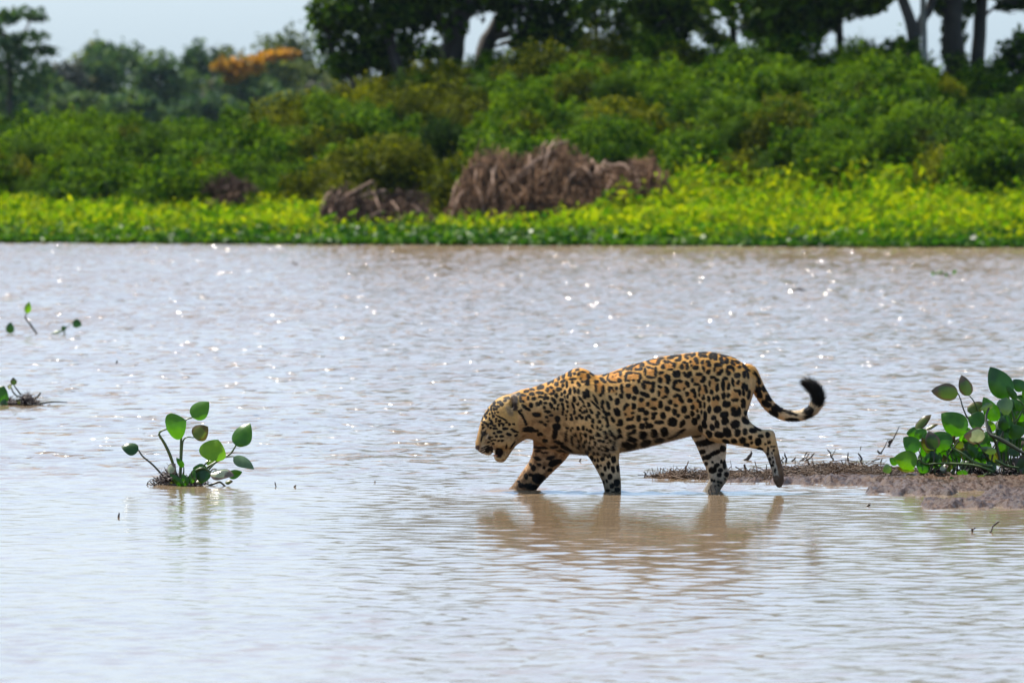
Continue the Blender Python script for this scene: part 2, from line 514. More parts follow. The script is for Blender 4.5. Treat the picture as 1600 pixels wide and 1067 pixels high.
def build_shrubs():
    rg = np.random.default_rng(21)
    va = [shrub_mesh(i, rg) for i in range(6)]
    vd = [m_.copy() for m_ in va[:3]]
    for m_ in vd: m_.materials.append(M['tree_dark'])  # darker-leaved copies whose colour stands in for shadow among the shrubs
    for m_ in va[:4]: m_.materials.append(M['shrub'])
    for m_ in va[4:]: m_.materials.append(M['shrub_olive'])
    fr = [0.16, 0.30, 0.44, 0.57, 0.69, 0.80, 0.91, 1.0]
    ss = [7.6, 9.2, 10.9, 12.6, 14.4, 16.2, 18.2, 20.0]
    where = ['at the back edge of the marsh grass', 'low on the bank slope', 'low on the bank slope', 'low on the bank slope', 'halfway up the bank slope', 'halfway up the bank slope', 'just under the crest of the thicket', 'on the crest of the thicket']
    zone = ['below the orange-blossomed trees', 'around the dry brush heap', 'below the straight tree trunks']
    for r in range(8):
        x = -16.5 + rg.uniform(0, 0.5)
        while x < 16.5:
            y = float(edge_y(x)) + ss[r] + rg.uniform(-0.9, 0.9)
            px = 800 + x * F / y
            T = np.interp(px, TOPX, TOPY); B = np.interp(px, BASX, BASY)
            py = B + (T - B) * fr[r] + rg.uniform(-18, 18) * (1.0 if r < 6 else 0.6)
            if r < 6 and rg.random() < 0.07:
                x += rg.uniform(0.5, 0.9); continue
            zt = zpix(py, y)
            R = rg.uniform(0.38, 0.88) * (1.0 if px > 460 else 0.82)
            if abs(x) > 10.0: R *= 1.7
            olive = 450 < px < 760 and rg.random() < 0.65
            me = va[4 + int(rg.integers(0, 2))] if (olive or rg.random() < 0.15) else va[int(rg.integers(0, 4))]
            dk = rg.random() < (0.18 if r < 7 else 0.08)
            if dk: me = vd[int(rg.integers(0, 3))]
            o = obj('shrub', me, None, None, (x, y, zt - 0.98 * R))
            o.scale = (R * rg.uniform(0.95, 1.5), R, R * rg.uniform(0.9, 1.25))
            o.rotation_euler = (rg.normal(0, 0.15), rg.normal(0, 0.15), rg.uniform(0, 6.28))
            zn = zone[0 if px < 450 else 1 if px < 1060 else 2]
            kind = 'dark green' if dk else 'olive green' if me in va[4:] else 'leafy green'
            lb = '%s shrub %s %s' % (kind, where[r], zn)
            tag(o, lb, 'shrub', lb.replace('shrub', 'shrubs'))
            x += rg.uniform(0.45, 0.85) if abs(x) < 10.0 else rg.uniform(1.3, 1.9)
build_shrubs()

# ------------------------------------------------------------------ dead brush heaps
def brush_heap(px0, px1, tops, bot, depth_s, mat, n, label, seed, tw=0.011, branches=0):
    rg = np.random.default_rng(seed)
    pc = (px0 + px1) / 2
    xc = (pc - 800) / F * 150
    yc = float(edge_y(xc)) + depth_s
    base = np.array([xc, yc, float(terrain(xc, yc))])
    e = empty('brush_heap', base)
    tx, ty = zip(*tops)
    def surf(px, v):
        """v 0 at the crest, 1 at the foot, foot nearer the river"""
        t = np.interp(px, tx, ty)
        y = yc + 0.9 - 1.9 * v ** 0.8
        z = zpix(t + ((bot if not isinstance(bot, list) else np.interp(px, *zip(*bot))) - t) * v, y)
        return np.array([(px - 800) / F * y, y, z])
    # earthen core
    g = []
    us = np.linspace(px0 - 4, px1 + 4, 40); vv = np.linspace(0, 1.15, 14)
    for v in vv:
        for u in us:
            p = surf(u, v); q = p - base
            q[1] += 0.10 + 0.45 * fbm2(u * 0.06, v * 4.0, 3)
            q[2] -= 0.10 + 0.2 * fbm2(u * 0.08 + 9, v * 3.0, 2)
            g.append(q)
    for u in us:
        p = surf(u, 0) - base; g.append(np.array([p[0], p[1] + 1.5, p[2] - 1.2]))
    nu = len(us); rows = len(vv)
    G = np.array(g)
    F4 = []
    for i in range(rows - 1):
        for j in range(nu - 1):
            F4.append((i * nu + j, i * nu + j + 1, (i + 1) * nu + j + 1, (i + 1) * nu + j))
    b0 = rows * nu
    for j in range(nu - 1):
        F4.append((b0 + j, b0 + j + 1, j + 1, j))
    obj('mound', np_mesh('mound', G, np.array(F4), smooth=True), M['soil'], e)
    parts = []
    for k in range(n):
        u = rg.uniform(px0, px1); v = rg.random() ** 0.8 * 0.85
        p = surf(u, v) - base
        ln = rg.uniform(0.3, 1.3)
        dv = ln * 0.45 * rg.uniform(0.3, 1.2); du = rg.normal(0, 24) * ln
        p1 = surf(np.clip(u + du * 0.5, px0 - 8, px1 + 8), min(v + dv * 0.5, 1.05)) - base
        p2 = surf(np.clip(u + du, px0 - 15, px1 + 15), min(v + dv, 1.1)) - base
        lift = rg.uniform(0.0, 0.28) if rg.random() < 0.3 else rg.uniform(0, 0.1)
        p = p + rg.normal(0, 0.05, 3); p1 = p1 + np.array([0, -lift, lift * 0.8]); p2 = p2 + rg.normal(0, 0.04, 3)
        c = curve_pts([p, p1, p2], 5)
        w = tw * rg.uniform(0.5, 1.6) * (2.2 if rg.random() < 0.06 else 1)
        parts.append(tube(c, np.linspace(w, w * 0.45, 5), 3))
    V, Q = join(parts)
    t = obj('twigs', np_mesh('twigs', V, Q), mat, e)
    tag(t, kind='stuff')
    for k in range(branches):
        u = rg.uniform(px0 + 10, px1 - 10); v = rg.uniform(0.0, 0.6)
        p = surf(u, v) - base + np.array([0, -0.08, 0.02])
        du = rg.normal(-25, 40); q = surf(np.clip(u + du, px0, px1), min(v + rg.uniform(0.2, 0.5), 1.0)) - base + np.array([0, -0.10, 0.05])
        m2 = (p + q) / 2 + np.array([0, -0.10, rg.uniform(0.02, 0.16)])
        V, Q = tube(curve_pts([p + np.array([0.0, 0, rg.uniform(0, 0.12)]), m2, q], 8), np.linspace(0.020, 0.009, 8) * rg.uniform(0.7, 1.3), 6)
        obj('branch', np_mesh('branch', V, Q, smooth=True), M['branch_dry'], e)
    tag(e, label, 'brush')
brush_heap(702, 1034, [(700, 338), (712, 296), (730, 256), (752, 228), (768, 222), (790, 236), (815, 242), (840, 228), (880, 214), (900, 232), (925, 252), (960, 262), (1000, 250), (1022, 250), (1036, 276)], [(700, 352), (780, 348), (860, 336), (950, 312), (1034, 297)], 5.6, M['twig_dry'], 3000,
           'big tangled heap of dry pinkish brown vines on the far bank', 3, branches=34)
brush_heap(497, 668, [(497, 330), (520, 290), (560, 284), (600, 300), (640, 296), (668, 306)], 372, 2.6, M['twig_dark'], 900,
           'low dark brown heap of roots and vines overhanging the far water line', 4, branches=10)
brush_heap(325, 388, [(325, 288), (355, 275), (388, 286)], 300, 6.5, M['twig_dark'], 160,
           'small patch of brown dead vines between green shrubs behind the grass', 6)

# ------------------------------------------------------------------ trees
def blob_leaves(c, r, n, rg, size):
    D = rg.normal(size=(n, 3)); D /= np.linalg.norm(D, axis=1)[:, None]
    rad = rg.random(n) ** 0.45 * (0.6 + 0.7 * noise3(D * 2.2 + rg.uniform(0, 50)))
    P = np.asarray(c) + D * rad[:, None] * np.asarray(r)
    return leaf_quads(P, np.full(n, size), up_bias=0.3, aspect=0.6, out=D, rg=rg)

def tree(label, d, trunks, blobs, mat, bark, seed, leaf=0.15, upper=(), dens=1.0, group=None, blossom=None):
    """trunks: [(pixel path, px width bottom, px width top)], blobs: (px, py, rx, ry)"""
    rg = np.random.default_rng(seed)
    sc_ = d / F
    bx = (trunks[0][0][0][0] - 800) * sc_
    bz = float(terrain(bx, d)) if d < 200 else 0.5
    base = np.array([bx, d, bz])
    e = empty('tree', base)
    parts = []
    dirs = []
    for path, w0, w1 in trunks:
        pts = [at_depth(a, b, d + rg.uniform(-0.2, 0.2)) - base for a, b in path]
        if path is trunks[0][0]:
            pts = [np.array([0, 0, -0.2])] + pts[0:] if np.linalg.norm(pts[0]) > 0.5 else pts
        c = curve_pts(pts, 14)
        c[:, :2] += 0.04 * (rg.random((14, 2)) - 0.5) * w0 * sc_ * 4
        parts.append(tube(c, np.linspace(w0, w1, 14) * sc_ * 0.5, 8))
        dirs.append(c)
    allp = np.vstack(dirs)
    LV, LQ, LS, o = [], [], [], 0
    todo = [(at_depth(a, b, d + rg.uniform(-0.6, 0.6)) - base, np.array([rx * sc_, rx * sc_ * 1.1, ry * sc_]), leaf) for a, b, rx, ry in blobs]
    todo += [(np.array([a, b, c]) - np.array([0, 0, bz]) , np.array([r, r, r * 0.7]), leaf * 1.7) for a, b, c, r in upper]
    for c, r, lf in todo:
        n = int(dens * 27.0 * (r[0] * r[2] + 0.03) / (lf * lf) + 60)
        n = min(n, 4200 if lf < 0.2 or d > 200 else 1100)
        V, Q, sh = blob_leaves(c, r, n, rg, lf)
        LV.append(V); LQ.append(Q + o); LS.append(sh); o += len(V)
        # limb from the nearest lower trunk point
        below = allp[allp[:, 2] < c[2] - 0.1 * r[2]]
        src = below if len(below) else allp
        q = src[np.argmin(((src - c) ** 2 * np.array([1, 1, 1.4])).sum(1))]
        mid = (q + c) / 2 + np.array([0, 0, 0.12 * np.linalg.norm(c - q)]) + rg.normal(0, 0.05, 3)
        lw = max(trunks[0][1] * sc_ * 0.13, 0.012)
        parts.append(tube(curve_pts([q, mid, c], 7), np.linspace(lw, lw * 0.3, 7), 5))
        for _ in range(3):
            tip = c + rg.normal(0, 0.5, 3) * r
            parts.append(tube(curve_pts([mid, (mid + tip) / 2 + rg.normal(0, 0.04, 3), tip], 5), np.linspace(lw * 0.5, lw * 0.15, 5), 4))
    if blossom:
        bv = [blob_leaves(at_depth(a, b, d - rx * sc_ * 0.5) - base, np.array([rx * sc_, rx * sc_, ry * sc_ * 1.5]), 55, rg, leaf) for a, b, rx, ry in blossom]
        off = np.cumsum([0] + [len(v[0]) for v in bv])
        obj('blossom', np_mesh('blossom', np.vstack([v[0] for v in bv]), np.vstack([v[1] + q for v, q in zip(bv, off)]), {'shade': np.concatenate([v[2] for v in bv])}), M['far_orange'], e)
    V, Q = join(parts)
    obj('trunk', np_mesh('trunk', V, Q, smooth=True), bark, e)
    obj('crown', np_mesh('crown', np.vstack(LV), np.vstack(LQ), {'shade': np.concatenate(LS)}), mat, e)
    tag(e, label, 'tree', group)
    return e

def up(r, zc, n, seed, spread=2.0):
    rg = np.random.default_rng(seed)
    return [(rg.normal(0, spread * 0.6), rg.normal(0, spread * 0.6), zc - 1.2 + rg.uniform(-0.8, 1.2), r * rg.uniform(0.8, 1.3)) for _ in range(n)]

BK, BP = M['bark'], M['bark_pale']
tree('dense dark tree with low leafy crown where the bush hump begins', 167, [([(640, 190), (622, 110), (606, 40), (590, -60), (570, -160)], 20, 10), ([(560, 150), (545, 120), (520, 90)], 9, 4)],
     [(522, 14, 40, 38), (566, 50, 52, 42), (512, 66, 24, 40), (606, 22, 44, 40), (578, 100, 40, 24), (640, 66, 28, 30), (545, -30, 60, 40), (610, -50, 60, 45), (530, 104, 26, 22), (600, 80, 40, 30), (500, 30, 24, 36), (550, 20, 50, 34), (630, 20, 34, 30), (570, 74, 44, 34), (620, 100, 26, 22)], M['tree_dark'], BK, 31, upper=up(1.1, 6.3, 4, 1, 1.2))
tree('thick dark leaning trunk with a side limb reaching over the hump', 168, [([(700, 190), (706, 90), (714, 45), (730, 0), (748, -90), (760, -220)], 40, 22), ([(708, 62), (690, 36), (664, 2), (630, -60)], 17, 9)],
     [(648, 14, 34, 18), (672, 84, 30, 18), (742, 10, 26, 20), (690, -40, 60, 30), (680, 8, 34, 16), (655, 34, 24, 16), (760, -10, 40, 24)], M['tree_dark'], BK, 32, upper=up(1.2, 7.2, 5, 2, 1.6))
tree('dark tree trunk slanting away beside the thick leaning one', 169, [([(748, 190), (757, 90), (772, 48), (801, 0), (840, -90), (870, -200)], 30, 18), ([(790, 18), (770, -20), (760, -70)], 12, 7)],
     [(840, 32, 44, 24), (858, 58, 52, 26), (815, 66, 26, 20), (880, 20, 36, 24), (800, -40, 50, 30), (795, 30, 22, 20), (845, 8, 50, 22), (780, 6, 30, 18), (880, 56, 30, 22), (830, 60, 30, 24)], M['tree_dark'], BK, 33, upper=up(1.2, 7.0, 4, 3, 1.6))
tree('slender tree with airy light green foliage on the hump', 172, [([(936, 180), (932, 60), (926, -40), (920, -160)], 9, 5)],
     [(918, 28, 40, 22), (962, 40, 34, 24), (905, 62, 26, 14), (945, 5, 46, 20), (985, 20, 30, 24), (900, 10, 40, 18), (970, 64, 30, 18), (1000, 50, 24, 24)], M['tree_light'], BK, 34, dens=0.75, upper=up(1.0, 6.4, 3, 4, 1.2))
tree('stout ivy-clad tree with dark foliage down to the bushes', 167, [([(1048, 200), (1046, 100), (1042, 0), (1040, -200)], 34, 24)],
     [(1024, 40, 26, 52), (1058, 60, 28, 46), (1040, 8, 46, 30), (1064, 96, 22, 22), (1010, 80, 18, 22), (1000, 10, 30, 26), (1040, 70, 36, 40), (1070, 20, 34, 34), (1020, -10, 50, 24)], M['tree_dark'], BK, 35, upper=up(1.2, 7.0, 4, 5, 1.6), dens=1.2)
tree('thin straight trunk among pale sunlit leaves', 170, [([(1149, 170), (1147, 70), (1143, 0), (1140, -180)], 12, 9)],
     [(1096, 36, 30, 26), (1118, 62, 26, 16), (1172, 38, 30, 24), (1108, 4, 40, 18), (1180, 8, 30, 16), (1080, 10, 30, 20), (1150, -6, 50, 18), (1190, 50, 24, 20)], M['tree_light'], BK, 36, dens=0.75, upper=up(1.1, 6.8, 3, 6, 1.3))
tree('dark rounded tree between the thin straight trunks', 166, [([(1240, 180), (1236, 80), (1230, 0), (1226, -180)], 14, 10)],
     [(1218, 14, 46, 30), (1262, 34, 40, 34), (1226, 56, 36, 22), (1270, 62, 24, 16), (1250, -20, 60, 30), (1200, 40, 30, 30), (1250, 20, 50, 36), (1285, 10, 30, 24)], M['tree_dark'], BK, 37, upper=up(1.1, 6.6, 4, 7, 1.3))
tree('dark tree with arching canopy edge over a straight trunk', 168, [([(1316, 190), (1313, 90), (1311, 0), (1308, -180)], 13, 10)],
     [(1308, 6, 36, 26), (1344, 2, 36, 26), (1376, -8, 26, 18), (1292, 36, 24, 18), (1330, -40, 60, 26), (1330, 8, 50, 26), (1300, 20, 36, 26), (1360, 4, 36, 22)], M['tree_dark'], BK, 38, upper=up(1.2, 6.6, 4, 8, 1.3))
tree('dark tree forking into two limbs against the sky', 165, [([(1432, 210), (1430, 120), (1427, 56), (1412, 4), (1392, -90), (1380, -200)], 24, 12), ([(1428, 60), (1440, 34), (1456, 2), (1470, -80), (1480, -180)], 18, 11)],
     [(1395, -70, 40, 20), (1470, -70, 40, 20)], M['tree_dark'], BK, 39, upper=up(1.2, 7.2, 4, 9, 1.4))
tree('pale slim trunk standing in front of the forked tree', 163, [([(1448, 200), (1446, 118), (1443, 40), (1442, -40), (1438, -200)], 11, 8)],
     [(1436, -60, 34, 18)], M['tree_light'], BP, 40, upper=up(0.9, 6.8, 3, 10, 1.0))
tree('thick dark trunk with climbing leaves beside the forked tree', 166, [([(1496, 220), (1493, 120), (1488, 20), (1485, -200)], 34, 26)],
     [(1478, 62, 9, 46), (1502, 40, 10, 40), (1500, 100, 16, 20), (1512, 10, 12, 20), (1470, 10, 10, 16)], M['tree_light'], BK, 41, upper=up(1.2, 7.4, 4, 11, 1.4), dens=0.8)
tree('dark straight trunk with a leafy bough near the clearing', 167, [([(1524, 220), (1527, 110), (1531, 10), (1538, -200)], 25, 18), ([(1534, -30), (1555, -10), (1585, 6)], 8, 4)],
     [(1576, 6, 28, 15), (1598, 2, 22, 18), (1560, -12, 22, 12)], M['tree_dark'], BK, 42, upper=up(1.2, 7.2, 4, 12, 1.4))
tree('low dark bushy tree at the clearing beside the straight trunks', 164, [([(1600, 210), (1598, 140), (1594, 90)], 9, 5)],
     [(1580, 84, 26, 26), (1602, 66, 26, 24), (1610, 100, 40, 26), (1566, 104, 16, 14), (1078, 0, 1, 1)][:4], M['tree_dark'], BK, 43)
tree('low dark bushy tree under the forked tree', 168, [([(1412, 200), (1410, 140), (1408, 90)], 7, 4)],
     [(1404, 76, 22, 18), (1388, 92, 18, 14), (1420, 96, 20, 16)], M['tree_dark'], BK, 44)

# distant tree line
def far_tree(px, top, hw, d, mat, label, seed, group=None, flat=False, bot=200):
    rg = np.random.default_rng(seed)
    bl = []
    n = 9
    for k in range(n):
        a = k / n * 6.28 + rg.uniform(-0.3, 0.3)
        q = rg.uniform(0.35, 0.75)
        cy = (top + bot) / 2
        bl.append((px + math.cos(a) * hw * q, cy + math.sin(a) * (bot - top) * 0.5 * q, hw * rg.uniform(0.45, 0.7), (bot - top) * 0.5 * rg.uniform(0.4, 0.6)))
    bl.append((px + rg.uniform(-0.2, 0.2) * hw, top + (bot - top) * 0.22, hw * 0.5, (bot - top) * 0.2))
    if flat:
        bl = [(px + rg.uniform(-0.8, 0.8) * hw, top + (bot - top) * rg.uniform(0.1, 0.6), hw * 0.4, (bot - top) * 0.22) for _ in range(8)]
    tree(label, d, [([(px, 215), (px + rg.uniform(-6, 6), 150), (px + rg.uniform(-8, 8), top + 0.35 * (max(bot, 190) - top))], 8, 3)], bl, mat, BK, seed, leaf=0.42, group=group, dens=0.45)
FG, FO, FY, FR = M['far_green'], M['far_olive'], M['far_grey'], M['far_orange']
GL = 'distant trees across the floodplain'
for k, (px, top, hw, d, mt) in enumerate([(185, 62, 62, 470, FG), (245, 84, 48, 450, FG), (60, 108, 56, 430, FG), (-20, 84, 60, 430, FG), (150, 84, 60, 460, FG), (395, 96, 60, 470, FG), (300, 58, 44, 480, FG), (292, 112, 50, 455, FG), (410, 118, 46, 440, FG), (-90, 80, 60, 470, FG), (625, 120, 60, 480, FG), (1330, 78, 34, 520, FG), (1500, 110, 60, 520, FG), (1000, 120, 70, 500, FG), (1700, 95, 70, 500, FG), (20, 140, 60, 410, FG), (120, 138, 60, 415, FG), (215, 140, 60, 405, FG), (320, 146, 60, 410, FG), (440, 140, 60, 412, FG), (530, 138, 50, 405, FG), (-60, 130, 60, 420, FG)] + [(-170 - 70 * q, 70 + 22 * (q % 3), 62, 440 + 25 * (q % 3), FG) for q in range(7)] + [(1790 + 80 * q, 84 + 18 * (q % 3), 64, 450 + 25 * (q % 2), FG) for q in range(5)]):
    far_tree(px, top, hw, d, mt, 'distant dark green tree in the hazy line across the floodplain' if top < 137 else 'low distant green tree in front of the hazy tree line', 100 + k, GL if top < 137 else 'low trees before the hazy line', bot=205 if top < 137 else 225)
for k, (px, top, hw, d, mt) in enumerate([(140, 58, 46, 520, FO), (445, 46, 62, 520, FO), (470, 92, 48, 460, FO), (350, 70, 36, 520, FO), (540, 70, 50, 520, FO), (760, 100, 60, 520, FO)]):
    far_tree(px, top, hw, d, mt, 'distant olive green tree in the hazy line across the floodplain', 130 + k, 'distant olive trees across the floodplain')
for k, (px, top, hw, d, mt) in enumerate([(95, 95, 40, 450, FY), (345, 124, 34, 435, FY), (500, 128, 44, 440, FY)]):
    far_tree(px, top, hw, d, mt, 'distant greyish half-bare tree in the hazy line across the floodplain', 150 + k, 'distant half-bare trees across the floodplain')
tree('distant tree crowned with bright orange blossom', 425, [([(378, 215), (376, 160), (370, 110)], 8, 4)], [(372, 128, 40, 24), (345, 150, 30, 30), (400, 150, 34, 30), (375, 165, 40, 30), (392, 122, 26, 20)], FG, BK, 160, leaf=0.42, dens=0.45,
     blossom=[(360, 100, 26, 9), (388, 97, 24, 9), (345, 106, 16, 7), (402, 104, 14, 10), (362, 122, 16, 6), (372, 112, 22, 7)])
tree('smaller distant olive tree tipped with orange blossom', 455, [([(430, 215), (432, 150), (428, 110)], 8, 4)], [(428, 112, 34, 20), (450, 125, 36, 30), (415, 140, 30, 30), (440, 160, 44, 34)], FO, BK, 161, leaf=0.42, dens=0.45,
     blossom=[(420, 90, 16, 6), (440, 86, 16, 6), (455, 84, 10, 5), (405, 94, 10, 5)])
tree('spreading flat-topped tree standing alone at the edge of the floodplain', 300, [([(14, 205), (16, 130), (10, 70), (-6, 30)], 12, 5), ([(14, 110), (34, 60), (46, 36)], 6, 3)],
     [(34, 22, 38, 10), (6, 30, 26, 12), (50, 56, 40, 12), (10, 66, 36, 14), (-16, 50, 30, 18), (60, 28, 18, 6), (30, 80, 44, 20), (0, 100, 50, 30), (50, 110, 40, 34), (20, 140, 60, 34), (70, 80, 26, 10)], M['far_green'], BK, 170, leaf=0.26, dens=0.5)
# ------------------------------------------------------------------ the jaguar
# built in a side-on measuring frame: 308 units to the metre, x along the body, z downwards, y across
JS = 308.0
def jw(P):
    P = np.asarray(P, float)
    return np.stack([(P[..., 0] - 800) / JS, 45.0 + P[..., 1] / JS, (768 - P[..., 2]) / JS], axis=-1)

GS = 1.45
GX, GY, GZ = np.arange(735, 1298, GS), np.arange(-70, 71, GS), np.arange(543, 806, GS)
FIELD = np.full((len(GX), len(GY), len(GZ)), 60.0, dtype=np.float32)
PART = np.zeros(FIELD.shape, dtype=np.int8)

def box_idx(lo, hi, pad=14):
    r = []
    for g, a, b in zip((GX, GY, GZ), lo, hi):
        i0 = max(int(np.searchsorted(g, a - pad)), 0); i1 = min(int(np.searchsorted(g, b + pad)), len(g))
        r.append(slice(i0, i1))
    return tuple(r)

def merge(sl, d, k, part):
    a = FIELD[sl]
    h = np.maximum(k - np.abs(a - d), 0) / k
    PART[sl] = np.where(d < a, part, PART[sl])
    FIELD[sl] = np.minimum(a, d) - h * h * k * 0.25

def smooth_interp(x, xs, ys, w=2.0):
    acc = 0; tot = 0
    for o, g in ((-2, 0.1), (-1, 0.24), (0, 0.32), (1, 0.24), (2, 0.1)):
        acc = acc + g * np.interp(x + o * w, xs, ys); tot += g
    return acc / tot

def loft(axis, rows, k, part, n=2.25, w=1.5):
    """rows: (t, lo, hi, yc, hw); axis 'x': lo/hi are z, axis 'z': lo/hi are x"""
    R = np.array(rows, float)
    t0, t1 = R[0, 0], R[-1, 0]
    if axis == 'x':
        sl = box_idx((t0, (R[:, 3] - R[:, 4]).min(), R[:, 1].min()), (t1, (R[:, 3] + R[:, 4]).max(), R[:, 2].max()))
        tt = GX[sl[0]][:, None, None]; ss = GZ[sl[2]][None, None, :]
    else:
        sl = box_idx((R[:, 1].min(), (R[:, 3] - R[:, 4]).min(), t0), (R[:, 2].max(), (R[:, 3] + R[:, 4]).max(), t1))
        tt = GZ[sl[2]][None, None, :]; ss = GX[sl[0]][:, None, None]
    yy = GY[sl[1]][None, :, None]
    it = lambda c: smooth_interp(tt, R[:, 0], R[:, c], w)
    lo, hi, yc, hw = it(1), it(2), it(3), it(4)
    c = (lo + hi) / 2; h = np.maximum((hi - lo) / 2, 0.5); hw = np.maximum(hw, 0.5)
    u = np.abs(ss - c) / h; v = np.abs(yy - yc) / hw
    q = (u ** n + v ** n) ** (1 / n) + 1e-6
    g = np.sqrt((u / h) ** 2 + (v / hw) ** 2) / q + 1e-6
    d = (q - 1) / g
    d = np.maximum(d, np.maximum(t0 - tt, tt - t1))
    merge(sl, d.astype(np.float32), k, part)

def chain(pts, k, part, ys=1.0):
    """pts: (x, z, y, r)"""
    P = np.array(pts, float)
    for a, b in zip(P[:-1], P[1:]):
        r = max(a[3], b[3])
        sl = box_idx(np.minimum(a[[0, 2, 1]], b[[0, 2, 1]]) - r, np.maximum(a[[0, 2, 1]], b[[0, 2, 1]]) + r)
        X = GX[sl[0]][:, None, None]; Y = GY[sl[1]][None, :, None]; Z = GZ[sl[2]][None, None, :]
        A = np.array([a[0], a[2] / ys, a[1]]); B = np.array([b[0], b[2] / ys, b[1]]); D = B - A
        t = ((X - A[0]) * D[0] + (Y / ys - A[1]) * D[1] + (Z - A[2]) * D[2]) / (D @ D + 1e-9)
        t = np.clip(t, 0, 1)
        d = np.sqrt((X - A[0] - t * D[0]) ** 2 + (Y / ys - A[1] - t * D[1]) ** 2 + (Z - A[2] - t * D[2]) ** 2) - (a[3] + t * (b[3] - a[3]))
        merge(sl, d.astype(np.float32), k, part)

def ellipsoid(c, r, k, part, rot=0.0):
    sl = box_idx(np.array([c[0], c[2], c[1]]) - max(r), np.array([c[0], c[2], c[1]]) + max(r))
    X = GX[sl[0]][:, None, None] - c[0]; Y = GY[sl[1]][None, :, None] - c[2]; Z = GZ[sl[2]][None, None, :] - c[1]
    ca, sa = math.cos(rot), math.sin(rot)
    U = X * ca + Z * sa; W = -X * sa + Z * ca
    q = np.sqrt((U / r[0]) ** 2 + (Y / r[2]) ** 2 + (W / r[1]) ** 2) + 1e-6
    g = np.sqrt((U / r[0] ** 2) ** 2 + (Y / r[2] ** 2) ** 2 + (W / r[1] ** 2) ** 2) / q + 1e-6
    d = ((q - 1) / g).astype(np.float32)
    if k < 0:
        a = FIELD[sl]; d = -d; kk = -k
        h = np.maximum(kk - np.abs(a - d), 0) / kk
        FIELD[sl] = np.maximum(a, d) + h * h * kk * 0.25
    else:
        merge(sl, d, k, part)

# trunk, neck and skull
TORSO = [(800, 616, 700, 0, 34), (806, 614, 693.5, 0, 36), (814, 610.5, 688, 0, 37), (822, 608, 685, 0, 37), (832, 605.5, 686, 0, 38), (845, 601, 693, 0, 40), (860, 595.5, 700, 0, 42), (875, 588, 705, 0, 44),
         (893, 580, 708, 0, 46), (905, 578, 709, 0, 47), (915, 580.5, 710, 0, 47), (924, 584, 710.5, 0, 47), (931, 587, 710, 0, 47), (941, 585.3, 709, 0, 47), (954, 582, 708, 0, 48), (966, 577.5, 706, 0, 49), (982, 571.3, 704, 0, 51), (996, 567.4, 701, 0, 52),
         (1010, 563.8, 698, 0, 52), (1021, 560.3, 695, 0, 52), (1036, 557.2, 691, 0, 51), (1055, 554.4, 686, 0, 49), (1074, 552, 681, 0, 47), (1092, 549.8, 677, 0, 46), (1104, 549.2, 675, 0, 46), (1116, 550.6, 674, 0, 46), (1128, 553.4, 672, 0, 45),
         (1138, 555.6, 670, 0, 44), (1148, 559.4, 667, 0, 41), (1159, 566, 660, 0, 36), (1166, 571, 648, 0, 31), (1172, 577, 630, 0, 25), (1177, 582, 612, 0, 17), (1180, 588, 602, 0, 9)]
loft('x', TORSO, 3, 0, n=2.2, w=2.5)
HEAD = [(743, 691, 698.5, 0, 6), (744.2, 687, 700.5, 0, 9), (746, 680, 702.5, 0, 12), (748.5, 669, 704, 0, 14.5), (751, 659, 705.5, 0, 17), (754, 650.5, 707.5, 0, 19), (759, 642, 710, 0, 21), (764, 635, 711, 0, 23), (767, 631.5, 710, 0, 25), (770, 628.5, 706, 0, 27),
        (774, 625, 704, 0, 30), (778, 622, 703, 0, 32), (785, 618.5, 703, 0, 35), (793, 616.2, 703, 0, 37), (802, 615.5, 698, 0, 37), (812, 611.5, 690, 0, 36), (822, 610, 680, 0, 28)]
loft('x', HEAD, 6, 5, n=2.3, w=0.8)
# muzzle pads, brow, cheeks, lower jaw
ellipsoid((756, 697, -11), (10, 11, 9), 5, 5)
ellipsoid((756, 697, 11), (10, 11, 9), 5, 5)
ellipsoid((760, 664, -17), (9, 6, 6), 6, 5, 0.9)
ellipsoid((760, 664, 17), (9, 6, 6), 6, 5, 0.9)
ellipsoid((789, 683, -23), (16, 17, 14), 10, 5)
ellipsoid((789, 683, 23), (16, 17, 14), 10, 5)
loft('x', [(772.5, 711, 716, 0, 6), (774, 706, 719, 0, 9), (778, 700, 721.3, 0, 12), (784, 699, 722.3, 0, 15), (789, 698, 720, 0, 19), (792.5, 697, 715, 0, 22), (797, 696, 708, 0, 26), (803, 692, 699, 0, 28)], 3.0, 5, w=0.6)
ellipsoid((779, 706, -16), (6.5, 8.5, 9), -3, 5, 0.25)       # open mouth
ellipsoid((779, 706, 16), (6.5, 8.5, 9), -3, 5, 0.25)
ellipsoid((752, 675, -20.5), (5.0, 2.6, 6), -3, 5, 1.0)      # eye sockets
ellipsoid((752, 675, 20.5), (5.0, 2.6, 6), -3, 5, 1.0)
# ears
for s in (-1, 1):
    ellipsoid((803, 629, s * 27), (6.4, 14, 8), 3.5, 5, -0.10)
    ellipsoid((799, 628, s * 33), (3.6, 9, 6), -2.5, 5, -0.10)
# shoulder blades and upper arms
for s in (-1, 1):
    chain([(906, 596, s * 20, 17.5), (912, 625, s * 30, 25), (920, 655, s * 34, 28)], 18, 0)
chain([(920, 655, -34, 28), (938, 685, -34, 28), (948, 706, -31, 18)], 5, 0)
